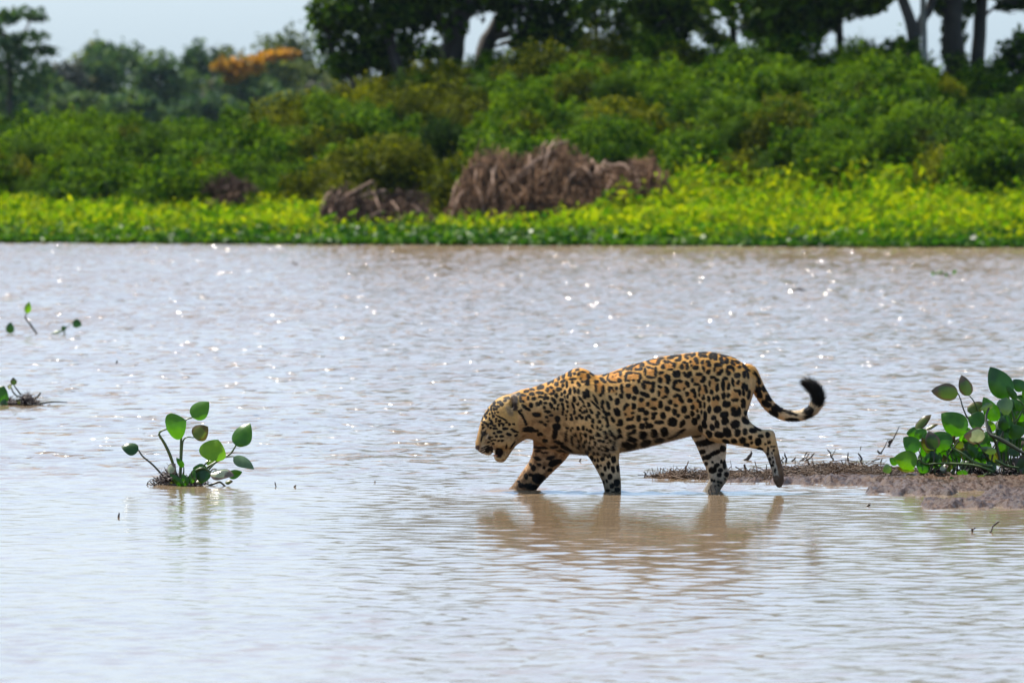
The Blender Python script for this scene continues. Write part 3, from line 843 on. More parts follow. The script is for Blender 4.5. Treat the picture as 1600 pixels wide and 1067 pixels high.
# fore legs
loft('z', [(676, 908, 962, -30, 22), (690, 910, 965.5, -31, 22), (700, 913, 966, -31, 21), (707, 916, 966, -31, 20), (713, 920, 966, -31, 19), (721, 925.5, 966.7, -31, 18), (731, 931, 968, -30, 16.5), (742, 937, 969, -30, 15.5), (751, 941, 969.8, -30, 15), (760, 943.5, 970, -30, 15), (768, 945, 970, -30, 15),
           (780, 941, 970, -30, 17), (790, 930, 970, -30, 19), (797, 926, 968, -30, 17), (801, 930, 962, -30, 10)], 6, 2)
loft('z', [(664, 838, 892, 26, 22), (680, 834, 895, 26, 22), (690, 833, 895, 26, 21), (698, 833.4, 894.5, 26, 20), (709, 832, 891, 26, 19), (722, 827, 880.5, 26, 18), (734, 818.4, 868, 26, 17), (746, 810, 855.5, 26, 16), (757, 802.5, 845, 26, 16), (765, 795, 839, 26, 17), (772, 788, 834, 26, 18), (780, 782, 828, 26, 17), (784, 786, 822, 26, 10)], 6, 1)
# hind legs: near thigh, shank, foot; far leg
loft('z', [(562, 1122, 1146, -8, 5), (572, 1114, 1158, -14, 10), (582, 1108, 1165, -20, 14), (592, 1104, 1169, -25, 18), (605, 1100, 1172, -28, 21), (623, 1097, 1170, -30, 23), (639, 1094, 1166.5, -31, 24), (649, 1092, 1167, -32, 24), (659, 1092, 1170, -32, 23), (668, 1093, 1182, -32, 22), (676, 1096, 1190, -32, 20), (684, 1106, 1188, -32, 17), (689, 1120, 1170, -32, 12)], 8, 3)
loft('x', [(1108, 646, 686, -32, 19), (1128, 644, 689.5, -32, 19), (1150, 646, 694, -32, 17), (1162, 650, 696, -32, 15.5), (1171, 659, 697.8, -32, 14), (1181, 666.6, 700, -32, 12.5), (1194, 670.4, 703.5, -32, 11.5), (1203, 671, 701, -32, 10.5), (1208.5, 676, 694, -32, 8)], 6, 3)
loft('z', [(672, 1194, 1207, -32, 9), (677, 1192, 1209.2, -32, 10.5), (690, 1191.5, 1212.8, -32, 10.5), (703, 1193, 1216, -32, 10.5), (712, 1197.6, 1218, -32, 10), (726, 1202.7, 1221.3, -32, 10), (736, 1206.3, 1223.3, -32, 10.5), (747, 1207.8, 1224, -32, 12.5), (753, 1210.5, 1223.4, -32, 12), (757, 1213, 1221, -32, 9), (759.5, 1214.5, 1219.5, -32, 5)], 4, 3, w=0.8)
for dy_ in (-9, -3, 3, 9):
    chain([(1212, 748, -32 + dy_, 4.2), (1215.5, 755, -32 + dy_, 4.0)], 2.0, 3)
loft('z', [(655, 1082, 1140, 24, 22), (670, 1079, 1138, 26, 22), (682, 1080.5, 1136.5, 27, 21), (692, 1086.5, 1135.8, 27, 20), (703, 1091.5, 1135.7, 27, 18), (716, 1096.7, 1134.5, 27, 16), (724, 1100, 1135, 27, 15), (731, 1103.5, 1137, 27, 14), (738, 1106.4, 1140.5, 27, 13.5), (744, 1108, 1140.3, 27, 13.5), (751, 1109, 1137.3, 27, 13.5), (759, 1105, 1131, 27, 14), (765, 1101, 1127, 27, 15), (775, 1094, 1124, 27, 16), (782, 1094, 1118, 27, 10)], 6, 4)
# tail
TAIL = [(1168, 578, 0, 9.5), (1175, 584, 0, 9.8), (1181, 598.5, 0, 9.6), (1191, 617, 0, 9.2), (1202.5, 633.5, 0, 8.7), (1217, 644.3, 0, 8.2), (1233.7, 649.6, 0, 7.8), (1252, 648.6, -2, 7.4), (1267.5, 641.8, -4, 7.4), (1276, 631.5, -5, 8), (1278, 620, -6, 8.6), (1274.3, 609, -6, 8.2), (1266.5, 601.5, -6, 7.2), (1259.5, 598, -6, 4.6)]
_tp = curve_pts([(a, b, c) for a, b, c, r in TAIL], 40); _tr = np.interp(np.linspace(0, 13, 40), np.arange(14), [t[3] for t in TAIL])
chain([(p[0], p[1], p[2], r) for p, r in zip(_tp, _tr)], 2.0, 6)

def surface_nets(f):
    s = f < 0
    nx, ny, nz = f.shape
    c = np.zeros((nx - 1, ny - 1, nz - 1), dtype=np.int8)
    for a in (0, 1):
        for b in (0, 1):
            for e in (0, 1):
                c += s[a:nx - 1 + a, b:ny - 1 + b, e:nz - 1 + e]
    act = (c > 0) & (c < 8)
    I = np.argwhere(act)
    P = np.zeros((len(I), 3)); cnt = np.zeros(len(I))
    cor = [np.array(q) for q in ((0, 0, 0), (1, 0, 0), (0, 1, 0), (1, 1, 0), (0, 0, 1), (1, 0, 1), (0, 1, 1), (1, 1, 1))]
    val = [f[I[:, 0] + q[0], I[:, 1] + q[1], I[:, 2] + q[2]] for q in cor]
    for a in range(8):
        for b in range(a + 1, 8):
            if np.abs(cor[a] - cor[b]).sum() != 1: continue
            m = (val[a] < 0) != (val[b] < 0)
            t = np.where(m, val[a] / np.where(m, val[a] - val[b], 1), 0)
            P += m[:, None] * (cor[a] + t[:, None] * (cor[b] - cor[a])); cnt += m
    P = I + P / cnt[:, None]
    ids = np.full(act.shape, -1, dtype=np.int32); ids[act] = np.arange(len(I))
    Q = []
    for ax in range(3):
        o1, o2 = [(1, 2), (2, 0), (0, 1)][ax]
        sl0 = [slice(1, -1)] * 3; sl1 = [slice(1, -1)] * 3
        sl0[ax] = slice(0, -1); sl1[ax] = slice(1, None)
        A = s[tuple(sl0)]; B = s[tuple(sl1)]
        for flip in (0, 1):
            E = np.argwhere((A & ~B) if not flip else (~A & B))
            E = E + np.array([0 if q == ax else 1 for q in range(3)])
            d1 = np.zeros(3, int); d1[o1] = 1; d2 = np.zeros(3, int); d2[o2] = 1
            g = lambda W: ids[W[:, 0], W[:, 1], W[:, 2]]
            q = np.stack([g(E - d1 - d2), g(E - d2), g(E), g(E - d1)], axis=-1)
            q = q[(q >= 0).all(1)]
            Q.append(q[:, ::-1] if flip else q)
    return P, np.vstack(Q)

P_, Q_ = surface_nets(FIELD)
PX = np.stack([GX[0] + P_[:, 0] * GS, GY[0] + P_[:, 1] * GS, GZ[0] + P_[:, 2] * GS], axis=-1)
ii = np.clip(np.rint(P_).astype(int), 0, np.array(FIELD.shape) - 1)
VPART = PART[ii[:, 0], ii[:, 1], ii[:, 2]].astype(int)
# a little relaxation removes grid terraces
def relax(P, Q, it):
    for _ in range(it):
        acc = np.zeros_like(P); n = np.zeros(len(P))
        for a in range(4):
            for b in (1, 3):
                np.add.at(acc, Q[:, a], P[Q[:, (a + b) % 4]]); np.add.at(n, Q[:, a], 1)
        P = 0.5 * P + 0.5 * acc / np.maximum(n, 1)[:, None]
    return P
PX = relax(PX, Q_, 2)

def refine(P, Q, part, sel):
    """split the selected quads in four"""
    S = Q[sel]
    E = np.stack([S, np.roll(S, -1, axis=1)], axis=-1).reshape(-1, 2)
    key, inv = np.unique(np.sort(E, axis=1), axis=0, return_inverse=True)
    inv = inv.reshape(-1, 4)
    n = len(P); m = len(key)
    mid = P[key].mean(1); cen_ = P[S].mean(1)
    e0, e1, e2, e3 = (n + inv[:, k] for k in range(4)); c = n + m + np.arange(len(S))
    new = np.concatenate([np.stack([S[:, 0], e0, c, e3], 1), np.stack([e0, S[:, 1], e1, c], 1), np.stack([c, e1, S[:, 2], e2], 1), np.stack([e3, c, e2, S[:, 3]], 1)])
    return np.vstack([P, mid, cen_]), np.vstack([Q[~sel], new]), np.concatenate([part, part[key[:, 0]], part[S[:, 0]]])
PX, Q_, VPART = refine(PX, Q_, VPART, (PX[Q_].mean(1)[:, 0] < 828) & (PX[Q_].mean(1)[:, 2] < 730) & (VPART[Q_[:, 0]] != 1))
# ---- coat markings, measured on the animal: (x, y, rx, ry, angle) in enlarged frames (origin, scale)
def blobs(ox, oy, sc_, txt):
    r = []
    for w in txt.split():
        v = [float(q) for q in w.split(',')]
        a = v[4] if len(v) > 4 else 0
        r.append((ox + v[0] / sc_, oy + v[1] / sc_, v[2] / sc_, v[3] / sc_, math.radians(a)))
    return r
K1 = 10.667
SPOTS = []
SPOTS += blobs(980, 545, K1, """40,325,55,14,-15 110,285,60,12,-25 230,265,50,22,-20 160,330,40,18 350,215,40,25,20 560,160,45,16,-10 505,205,35,40,30 420,245,70,14,10 440,165,60,10,-12
370,305,60,18,15 290,370,25,55 460,370,28,75,5 380,455,70,20,8 640,210,50,22,20 590,280,32,45,20 770,260,38,40,20 700,325,45,22 710,215,50,18,30 710,145,50,18 790,115,70,12,-5 870,145,28,45,10 825,180,40,18
980,140,35,22,10 1000,95,50,12,-8 1090,100,45,22,-30 1205,90,30,45,-10 1255,60,60,12 1285,110,45,25,10 1385,115,35,50 1450,75,45,18,10 1460,130,38,50,10 900,285,40,45 950,225,45,25,15 980,275,35,60
1140,190,38,60,-15 1050,205,28,20 1065,260,22,22 1125,295,52,42 1245,215,28,35 1340,235,42,60,-10 1260,310,25,60,-20 1335,360,38,45,20 1500,260,60,35,10 1445,310,25,65,5 1550,350,35,40 1515,390,45,35
555,385,40,30 540,500,42,50,10 640,440,35,40,40 665,490,42,75 805,400,68,60 945,400,40,30,40 990,440,40,25,20 1030,395,38,42 1180,410,58,32 1075,500,28,38 1255,490,42,58,15 1140,565,50,28 1215,515,25,30
870,525,45,35,20 790,540,40,45,-30 765,610,32,50 820,655,60,30,15 985,570,38,55,-35 935,640,28,30 330,545,70,25,15 265,600,38,55,-20 420,580,38,50,10 400,665,42,42 540,615,38,25,30 520,720,35,50 640,670,45,65,-10 610,780,50,28,-10
990,735,35,42,-10 1080,680,45,40,20 1110,750,28,60 1030,835,45,38 1195,650,25,55,10 1290,650,28,70,-15 1255,790,28,42,15 1190,745,15,25 1410,460,45,25 1360,560,25,50 1470,500,42,30 1480,620,32,70 1395,695,34,38 1590,570,35,100
30,590,40,20 130,660,38,75,-20 280,740,85,35,25 105,800,38,40 225,835,48,40 20,760,30,50 430,825,52,32 335,900,35,40 540,905,42,60 430,965,55,32,15 705,865,40,40 810,765,60,30,-10 870,810,38,55,-15 900,860,35,25 795,915,38,32
660,975,50,45,15 930,990,50,60 1080,945,40,45,-20 1200,910,25,55 1165,850,25,28 1270,915,18,45 1345,815,28,45 1430,810,28,40,10 1490,795,32,50 1355,980,30,60 1150,1005,25,32 1490,980,65,60,-30 1225,1030,18,30 95,940,38,55 220,990,58,38 300,1040,45,35 1590,890,20,40 1590,770,25,50
90,500,30,22 185,510,30,40 200,440,25,55,-20 130,395,50,18,10 30,385,45,15""")
SPOTS += blobs(980, 620, K1, """775,230,40,50 835,290,30,30,30 65,250,32,24 305,245,45,42 175,335,32,50 290,345,40,28 50,340,50,30,-30 440,260,50,30 425,320,32,35 585,290,45,60,-20 520,400,80,35 740,400,80,75,20 905,425,38,70,30 985,310,45,30 1075,260,35,45,-20
1110,395,45,55,-20 1175,310,22,40 1290,295,25,75,-5 1280,430,35,70,-15 1425,315,40,38 1485,430,38,65,-5 1405,480,32,55,-20 1350,595,42,65,-30 1520,610,80,45,15 1210,510,35,60,-10 1590,280,60,50,20 1590,390,35,50 1600,530,25,35
235,460,48,45 365,460,55,45 305,410,25,15 75,475,45,32 10,480,25,30 100,550,40,25,-30 30,590,60,25,-15 245,615,65,65 430,590,60,75 600,565,65,80 60,690,85,40,10 300,745,85,50,-8 510,710,85,40,-10 100,790,50,40,-40 10,770,25,30 750,640,100,24,-25 880,560,80,22,-25 30,840,90,26,-15""")
SPOTS += blobs(860, 560, K1, """310,205,35,15,-10 320,255,35,38 440,185,30,12,-15 395,240,25,22,-20 465,250,25,28 530,215,45,12,8 620,290,38,45,-15 600,385,42,50,-10 500,320,22,20 525,370,20,20 685,250,40,14,35 460,415,25,42,-30 365,330,55,18,-5 360,385,22,22 270,420,22,48 200,370,45,22,-20 210,290,25,40,20 125,330,25,32,10
195,440,18,25 120,500,28,32,20 165,500,20,20 90,605,32,32 40,540,25,40 180,580,22,28 235,545,20,35 320,530,22,48 390,505,25,48,-10 455,530,25,42 560,590,35,60,-15 610,555,32,70,-15 285,605,18,35 180,670,32,28 235,630,14,20 265,700,22,30,-30 385,660,28,45 505,670,18,65,-35 445,740,25,25 190,745,20,22 125,755,25,25 285,775,20,22 210,820,18,38 375,770,18,55,-25 110,820,18,18 15,780,20,35 60,700,30,40,-20
500,795,18,18 555,770,30,16,25 625,745,25,40,-10 745,755,18,95,-45 740,655,20,75,-28 480,840,22,22 595,845,15,35 555,865,18,25 515,875,18,25,-20 670,855,25,42,-35 390,875,22,38,10 275,860,18,20 335,920,22,20 425,970,22,28 475,930,25,28,-30 520,960,28,28,-20 640,940,28,35,-25 770,930,22,35,-15 795,885,22,28,-20 345,980,28,32,10 255,985,18,22 255,925,15,18 195,890,20,35 590,970,20,35 695,1010,25,38 810,1025,35,30 865,955,22,15,30 20,930,20,15 110,990,42,55 930,1010,22,65,-20 1030,1000,28,50,-20 960,900,30,35 900,890,20,60,-35 860,800,15,50,-30
855,710,32,38 950,760,28,70,-20 990,640,25,50,-35 1105,695,45,55 1100,870,50,70,-25 1160,1040,40,55,-10 750,450,25,85,-5 860,500,30,70,-5 825,585,28,28 760,370,40,25,10 865,350,60,25,40 970,510,25,40,10 1035,510,20,35,-30 1000,470,40,15 1090,480,28,25 1090,570,20,18 1030,380,55,20,5 1135,345,40,42,-30 1160,250,25,50,20 1100,225,90,12,-15 950,300,12,50,20 1030,290,18,18 1092,270,14,14 975,355,22,22,30 900,265,40,14,-20
1300,235,55,20 1250,300,25,60,10 1290,350,30,22 1180,490,28,70,-5 1170,605,35,35 1285,440,45,30,-5 1400,500,48,70,-20 1285,600,35,50,-15 1385,640,35,38 1510,675,42,40 1260,760,38,35,-30 1225,810,28,42 1375,775,38,50 1500,825,58,42,-10 1350,885,32,24 1240,910,25,32 1460,975,35,55 1290,990,38,32,-10 1350,970,30,35,30 1570,985,40,30 1300,175,50,14,10 1400,110,100,12,-18 1530,100,30,30 1420,165,28,22 1490,165,40,20,-20 1240,160,40,10,-20""")
SPOTS += blobs(735, 570, K1, """1545,185,28,38,15 1460,225,28,30,15 1355,270,35,25,-25 1300,300,30,20,-20 1430,310,34,36 1540,260,40,22,-20 1535,330,20,25 1165,370,65,35,-10 1280,405,32,40,10 1345,370,35,25,20 1385,430,20,35 1335,460,35,22 1460,395,30,35 1500,395,20,20 1425,495,28,32 1510,475,18,28 1150,455,60,22,5 1025,405,40,16,10 925,435,45,18,-15 1020,475,42,25,-5 790,480,40,22,-25
880,500,50,20,10 835,550,25,50 870,590,35,22 955,540,25,32 1050,550,40,25,-10 1160,520,40,20 1250,490,22,18 1235,540,28,28 1280,540,25,28 1120,635,40,38 1165,610,28,30 1250,620,28,22 1225,695,25,22 1330,640,22,35,-20 1345,680,25,28 1390,590,22,38 1360,545,20,25 1510,565,32,30 1000,655,40,45 940,710,60,25,30 890,670,40,30,20 1280,760,50,25,5 1100,810,80,40,5 1260,850,25,25 1340,825,30,18,-10 1285,920,22,18 1445,885,38,55 1430,1010,70,55 850,820,20,85,-35 905,920,20,30,-20 920,970,22,20 835,740,18,20 960,1050,90,40 1160,930,35,20,20 1240,975,35,22,30 1460,650,22,25 1445,715,18,25 1395,715,15,22 1540,700,18,35 1530,640,20,22
610,545,45,18 575,590,30,16,-10 480,610,35,22,-15 515,645,35,30 400,630,28,20,-20 460,685,22,18,10 430,725,20,18 395,675,35,18,20 350,690,12,20,20 390,730,15,25,-20 345,735,12,22 300,750,15,25,25 275,795,14,22,25 320,810,10,15 365,790,16,20 410,790,14,16 455,775,18,14 240,835,14,28,20 385,845,25,25 262,870,14,25,10 315,895,14,28,-10 345,925,18,22,-10 430,890,18,16 428,930,16,14 485,920,24,18 480,855,45,10,30 540,880,50,12,28 350,965,30,18,-10 395,1000,32,16 335,1035,20,20 215,940,30,14,20 200,990,18,18 290,1000,14,30,10 260,970,14,18 230,1045,35,20 510,965,45,12 480,995,14,22 545,990,18,20 600,945,20,14,30 650,975,20,18 580,1045,45,22 410,1050,38,18 720,970,20,15 200,885,10,18,20 690,1055,20,12 722,690,30,55,8""")
SPOTS += blobs(735, 670, K1, """750,25,48,18,20 640,75,42,25,10 515,110,38,22 430,110,24,20 480,35,40,22 760,90,28,14,-30 335,130,28,10 305,210,22,14,-10 370,180,30,10,-20 410,175,14,10 475,180,18,12 530,180,22,14 380,235,20,14 600,280,14,30,10 390,60,18,16 700,260,14,60,35 1000,15,120,25 1150,70,45,30 1235,180,45,30,10 1400,70,50,80,10
215,45,24,46,15 240,290,50,7,-25 240,325,60,6,-25 260,355,60,6,-25 290,335,35,55,15 300,120,16,50,-30 190,130,10,60,10""")
SPOTS += blobs(860, 660, K1, """90,55,65,50 75,150,45,45 50,220,30,40 270,70,25,15 330,110,16,22 355,70,18,16 250,190,18,50 265,120,14,12 450,80,25,32,-15 540,65,22,38 690,35,24,35,-10 770,55,20,32,-10 850,30,14,22 825,85,18,22 600,95,18,18 655,115,28,28 495,170,22,25 575,185,22,42,-10 400,185,25,28,-15 340,235,22,35,-10 505,230,18,22,-10 495,265,14,18,-10 450,285,25,30,-15 655,225,24,32,-10 700,215,22,30 760,170,20,32 805,185,20,28,-15 890,140,32,32 910,215,30,35,-20 980,150,28,48,-10 940,30,32,30 800,270,28,25 865,280,26,30,-20 590,285,14,25 570,305,16,25 640,305,14,22 728,320,18,38,-5 975,280,28,28 1040,220,18,50,-25 1040,320,25,30 935,322,14,10 350,320,22,40,-10 240,270,14,25 545,365,20,35,-20 465,370,25,30,-30 445,405,28,18 835,362,16,18 895,380,24,30 925,430,40,30 850,435,16,16 790,405,25,25 640,400,24,40,-10 695,380,20,20 715,490,22,28,10 775,490,20,24 600,490,35,55 1020,400,35,40
965,530,36,38 885,515,25,35 860,580,38,35 1045,590,38,60,-5 785,605,18,30 735,605,14,25 680,570,30,45,-10 965,680,28,60,-5 780,710,24,35,10 835,695,16,16 905,740,25,40 1040,760,32,55,-10 860,840,28,32 985,875,38,48 935,950,18,25,-10 880,975,18,30 1100,980,50,60 1020,1030,32,45,10 1130,120,35,40 1125,205,55,35 1135,10,45,25 1280,65,40,30 1355,45,50,32,10 1310,160,50,28,-10 1385,130,35,30,-30 1335,260,85,45,15 1230,345,65,55 1330,390,90,45,-20 1520,190,65,70 1515,40,50,45 1550,340,80,55,-5 1590,40,15,35 1120,740,22,50 150,330,60,25,10 230,400,70,28,20 100,300,50,22 300,440,45,18,20 60,400,60,25,-10 170,470,70,22,10 1110,1100,45,40 950,1110,30,28 1040,1140,30,25""")
SPOTS += blobs(1090, 545, K1, """390,180,40,60,-10 470,185,35,55 420,115,60,20,20 440,215,45,22 545,120,90,12,15 570,215,35,40,-20 650,215,50,28,20 680,285,35,25,20 600,250,25,25 770,280,32,50,-35 835,320,25,45,-35 520,290,55,35 475,340,25,50 510,390,32,38 580,320,25,45,-10 645,425,52,42 765,410,32,55 830,430,22,45 800,360,30,25 450,480,38,30 405,580,28,80 500,600,35,60 575,540,25,65,-10 660,540,38,45 750,600,38,55 805,630,25,55 750,710,25,45,-5 845,740,32,75,10 640,680,60,28 680,710,28,45 610,820,60,35 420,750,35,42 500,750,28,38 465,895,68,55 745,850,38,50,-20 735,920,30,45,-10 770,900,20,60 580,980,55,50 665,1000,40,60 440,1040,48,30 785,1040,25,45""")
SPOTS += blobs(1080, 640, 7.906, """265,80,32,30 305,160,28,48,-5 250,200,28,40,-25 400,45,50,40,-30 410,120,45,45,-20 530,160,58,50,-15 540,25,60,40 640,90,25,30 665,130,45,30,20 165,60,20,55 75,70,18,30 155,165,28,50,-15 30,130,35,45 105,215,28,42 215,285,35,42,-20 335,290,60,38,15 430,260,48,65,-25 560,268,36,50,5 650,250,32,42 750,240,45,32,10 810,220,45,15,30 620,360,42,42 720,330,25,25 735,390,16,20 515,372,38,30,15 420,375,45,25,25 675,425,38,28 815,380,40,50,-10 850,310,35,22,10 935,295,25,35 840,470,35,20,10 955,385,22,22 905,410,14,14 940,470,14,25 1000,440,28,10 940,525,14,20 990,520,10,14 1010,485,12,14 963,595,16,18 998,572,10,12 1005,630,10,16 992,672,16,14 965,660,8,30,-20 1030,735,9,25""")
TAILSP = blobs(1090, 545, K1, """905,430,25,45,-20 935,520,35,65 1010,520,35,65,-20 1000,660,55,55 1030,750,45,60,-15 1110,650,45,60,-20 1180,800,65,50,35 1110,870,50,40,30 1170,920,60,40,20 1340,960,80,70,35 1280,1000,60,60 960,410,20,50,-35""")
TAILSP += blobs(1170, 575, K1, """290,590,80,45,25 330,480,70,55,30 490,650,80,70,35 410,750,85,45,35 720,860,110,40,5 680,740,110,22,20 980,720,90,70,-30 970,810,80,40,-15 1150,500,120,130 1080,340,130,110 980,260,110,90 1110,600,60,40,30""")
FARSP = blobs(735, 670, K1, """1110,490,60,28,25 1140,590,35,22,10 1330,480,70,30,-15 1380,570,80,55,-20 1230,640,25,25 1050,650,38,50,-10 930,790,32,45 1010,770,35,25,20 1150,830,120,85,20 840,940,45,38 1000,960,110,50,10 1120,365,45,18 1240,390,50,15 1200,310,130,20 1330,680,40,30 1000,590,25,25 1460,540,60,40 800,880,20,18""")
FARSP += blobs(1080, 640, 7.906, """170,405,130,38,-10 240,370,80,30,-10 140,520,40,30,-15 205,585,45,28,-15 300,530,65,28,-25 395,480,35,40,-40 190,670,20,22 265,645,14,14 375,640,16,20 320,685,36,28,-15 415,680,22,50 270,745,48,40,-10 365,745,28,26 350,805,30,24 440,800,30,30,30 290,880,14,16 335,890,14,14 370,900,16,16 260,870,12,14 420,860,12,14 150,600,12,25,-10 340,930,14,14 300,940,12,12 60,320,60,22""")
FILLS = blobs(980, 545, K1, "150,290,90,35,-20 450,200,90,35,-15 385,380,70,60 680,270,85,60 940,275,50,50 1110,240,60,70 1300,290,70,90 1500,330,75,80 600,460,80,80 1160,490,90,75 880,590,110,70 340,600,80,60 580,700,80,90 1050,760,70,90 1240,670,55,80 1430,570,70,110 70,640,80,70 420,890,110,80 230,900,70,90 830,850,90,80 1120,930,70,80 1450,880,70,90")
FILLS += blobs(860, 560, K1, "1080,300,110,80 1370,300,110,60 1300,500,90,80 1290,880,90,110 800,470,60,90 540,290,70,60 1040,520,60,40")
FILLS += blobs(1090, 545, K1, "430,160,60,40 620,240,70,50 540,330,50,50 450,560,60,90 610,750,80,90 660,560,90,50 600,980,80,80")
FILLS += blobs(735, 570, K1, "890,550,70,60 950,660,80,50 1110,810,90,50 1340,420,60,60 1170,370,70,40")

def blob_dist(x, z, bl, seed=0.0):
    """signed distance-like value (units) to the nearest blob"""
    d = np.full(len(x), 20.0)
    for cx, cz, rx, rz, a in bl:
        R = max(rx, rz) + 6
        m = np.nonzero((np.abs(x - cx) < R) & (np.abs(z - cz) < R))[0]
        if not len(m): continue
        dx = x[m] - cx; dz = z[m] - cz
        ca, sa = math.cos(a), math.sin(a)
        u = (dx * ca + dz * sa) / rx; v = (-dx * sa + dz * ca) / rz
        q = (np.abs(u) ** 2.3 + np.abs(v) ** 2.3) ** (1 / 2.3)
        d[m] = np.minimum(d[m], (q - 1) * min(rx, rz))
    return d

def coat(PXc, part, fur=False):
    x, y, z = PXc[:, 0].copy(), PXc[:, 1], PXc[:, 2].copy()
    wob = noise3(PXc * 0.35) - 0.5; wob2 = noise3(PXc * 0.35 + 31.7) - 0.5
    x += 1.6 * wob; z += 1.6 * wob2
    T = np.array(TORSO)
    top = np.interp(x, T[:, 0], T[:, 1]); bot = np.interp(x, T[:, 0], T[:, 2])
    v = np.clip((z - top) / (bot - top), -0.1, 1.2)
    och = np.array([0.66, 0.33, 0.070]); tan = np.array([0.60, 0.395, 0.178]); pale = np.array([0.62, 0.475, 0.30]); white = np.array([0.58, 0.51, 0.42])
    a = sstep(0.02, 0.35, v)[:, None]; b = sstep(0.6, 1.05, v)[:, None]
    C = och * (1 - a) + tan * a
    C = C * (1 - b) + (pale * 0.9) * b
    nb = sstep(905, 850, x) * sstep(0.2, 0.6, v)          # warmer brown neck side, with its shade put into the colour too
    C = C * (1 - 0.6 * nb[:, None]) + np.array([0.25, 0.130, 0.052]) * 0.6 * nb[:, None]
    head = (part == 5) & (x < 822)
    Ch = np.tile(np.array([0.46, 0.28, 0.095]), (len(x), 1))
    hv = sstep(640, 690, z)[:, None]
    Ch = Ch * (1 - hv) + np.array([0.38, 0.27, 0.135]) * hv
    lip = sstep(692, 703, z)[:, None] * (x < 775)[:, None]
    Ch = Ch * (1 - lip) + white * 0.85 * lip
    br = np.exp(-((x - 747) / 4) ** 2)[:, None] * 0.75      # ochre bridge of the nose
    Ch = Ch * (1 - br) + np.array([0.42, 0.23, 0.08]) * br
    chin = (sstep(712, 719, z) * (x > 770) * (x < 798))[:, None]
    Ch = Ch * (1 - chin) + np.array([0.50, 0.40, 0.24]) * chin
    C = np.where(head[:, None], Ch * 0.9, C)  # head coat darkened to carry its shade in the colour
    # legs pale towards the feet
    near = np.isin(part, (2, 3))
    lg = sstep(690, 755, z)[:, None]
    Cl = tan * 1.02 * (1 - lg) + np.array([0.58, 0.46, 0.31]) * lg
    C = np.where((near & (z > 655))[:, None], Cl * sstep(655, 700, z)[:, None] + C * (1 - sstep(655, 700, z)[:, None]), C)
    foot = ((part == 3) & (x > 1188) & (z > 690))
    Cf = np.where(sstep(1200, 1209, x - (z - 690) * 0.22)[:, None] > 0.5, np.array([0.16, 0.10, 0.06]), white * 0.75)
    pf = (sstep(690, 715, z) * foot)[:, None]
    C = C * (1 - pf) + Cf * pf
    paw = ((part == 3) & (z > 741))[:, None]
    C = np.where(paw, np.array([0.12, 0.075, 0.05]), C)
    farl = np.isin(part, (1, 4))
    Cfar = np.where((part == 4)[:, None], np.array([0.60, 0.52, 0.41]) * np.ones((len(x), 1)), np.array([0.47, 0.29, 0.15]))
    C = np.where(farl[:, None], Cfar, C)
    tl = part == 6
    tp = np.interp(x, [1170, 1200, 1240], [0, 0.5, 1])[:, None]
    C = np.where(tl[:, None], och * (1 - tp) + pale * tp, C)
    mot = sstep(0.45, 0.75, noise3(PXc * 0.16 + 77)) * sstep(930, 880, x) * sstep(0.25, 0.55, v) * (x > 815)
    C = C * (1 - 0.55 * mot[:, None]) + np.array([0.13, 0.060, 0.024]) * 0.55 * mot[:, None]
    n_a = noise3(PXc * 0.22 + 13); n_b = noise3(PXc * 0.5 + 3)
    m2 = sstep(0.42, 0.75, 0.6 * n_a + 0.4 * n_b) * np.where(part == 1, 0.8, np.where(head, sstep(655, 690, z) * 0.65, np.where(part == 4, 0.35, np.where(near, 0.3 * sstep(690, 720, z), 0.25 * sstep(0.3, 0.7, v) * sstep(960, 860, x)))))
    C = C * (1 - m2[:, None]) + np.array([0.150, 0.075, 0.036]) * m2[:, None]
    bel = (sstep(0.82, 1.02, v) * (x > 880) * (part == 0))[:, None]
    C = C * (1 - 0.4 * bel)  # shade of the underside painted into the belly coat
    C = C * (0.80 + 0.4 * noise3(PXc * 0.12 + 5))[:, None] * (0.9 + 0.2 * noise3(PXc * 0.9 + 50))[:, None]
    body = ~(farl | tl)
    # rosette centres, then spots
    fd = blob_dist(x, z, FILLS)
    fl = (sstep(0.8, -1.2, fd) * body)[:, None]
    C = C * (1 - 0.6 * fl) + C * np.array([0.88, 0.62, 0.36]) * 0.6 * fl
    d = np.where(body, blob_dist(x, z, SPOTS), np.where(tl, blob_dist(x, z, TAILSP), blob_dist(x, z, FARSP)))
    d = d + np.where(body, 0.95 * sstep(1.0, -2.5, fd), 0)
    d = np.where(tl & (x > 1255) & (z < 632), -3, d)
    ink = sstep(0.95, 0.08, d)[:, None]
    blk = np.array([0.007, 0.005, 0.004])
    C = C * (1 - ink) + blk * ink
    # eye rim, nose leather, mouth, ear
    def patch(C, cx, cz, rx, rz, a, col, soft=0.35, cond=None):
        ca, sa = math.cos(a), math.sin(a)
        u = ((x - cx) * ca + (z - cz) * sa) / rx; w_ = (-(x - cx) * sa + (z - cz) * ca) / rz
        q = np.sqrt(u * u + w_ * w_)
        k = sstep(1 + soft, 1 - soft, q) * (part == 5)
        if cond is not None: k = k * cond
        return C * (1 - k[:, None]) + np.array(col) * k[:, None]
    C = patch(C, 746.0, 699.0, 3.6, 4.6, 0.3, (0.045, 0.026, 0.022), 0.3)
    C = patch(C, 780.0, 706.0, 6.2, 8.6, 0.2, (0.016, 0.010, 0.009), 0.2)
    C = patch(C, 768.0, 701.0, 3.0, 5.5, -0.3, (0.02, 0.014, 0.012), 0.3)
    C = patch(C, 756.0, 674.5, 4.0, 6.5, 0.35, (0.015, 0.011, 0.010), 0.25)
    C = patch(C, 757.5, 669.5, 5.5, 1.6, -0.75, (0.40, 0.30, 0.18), 0.3)
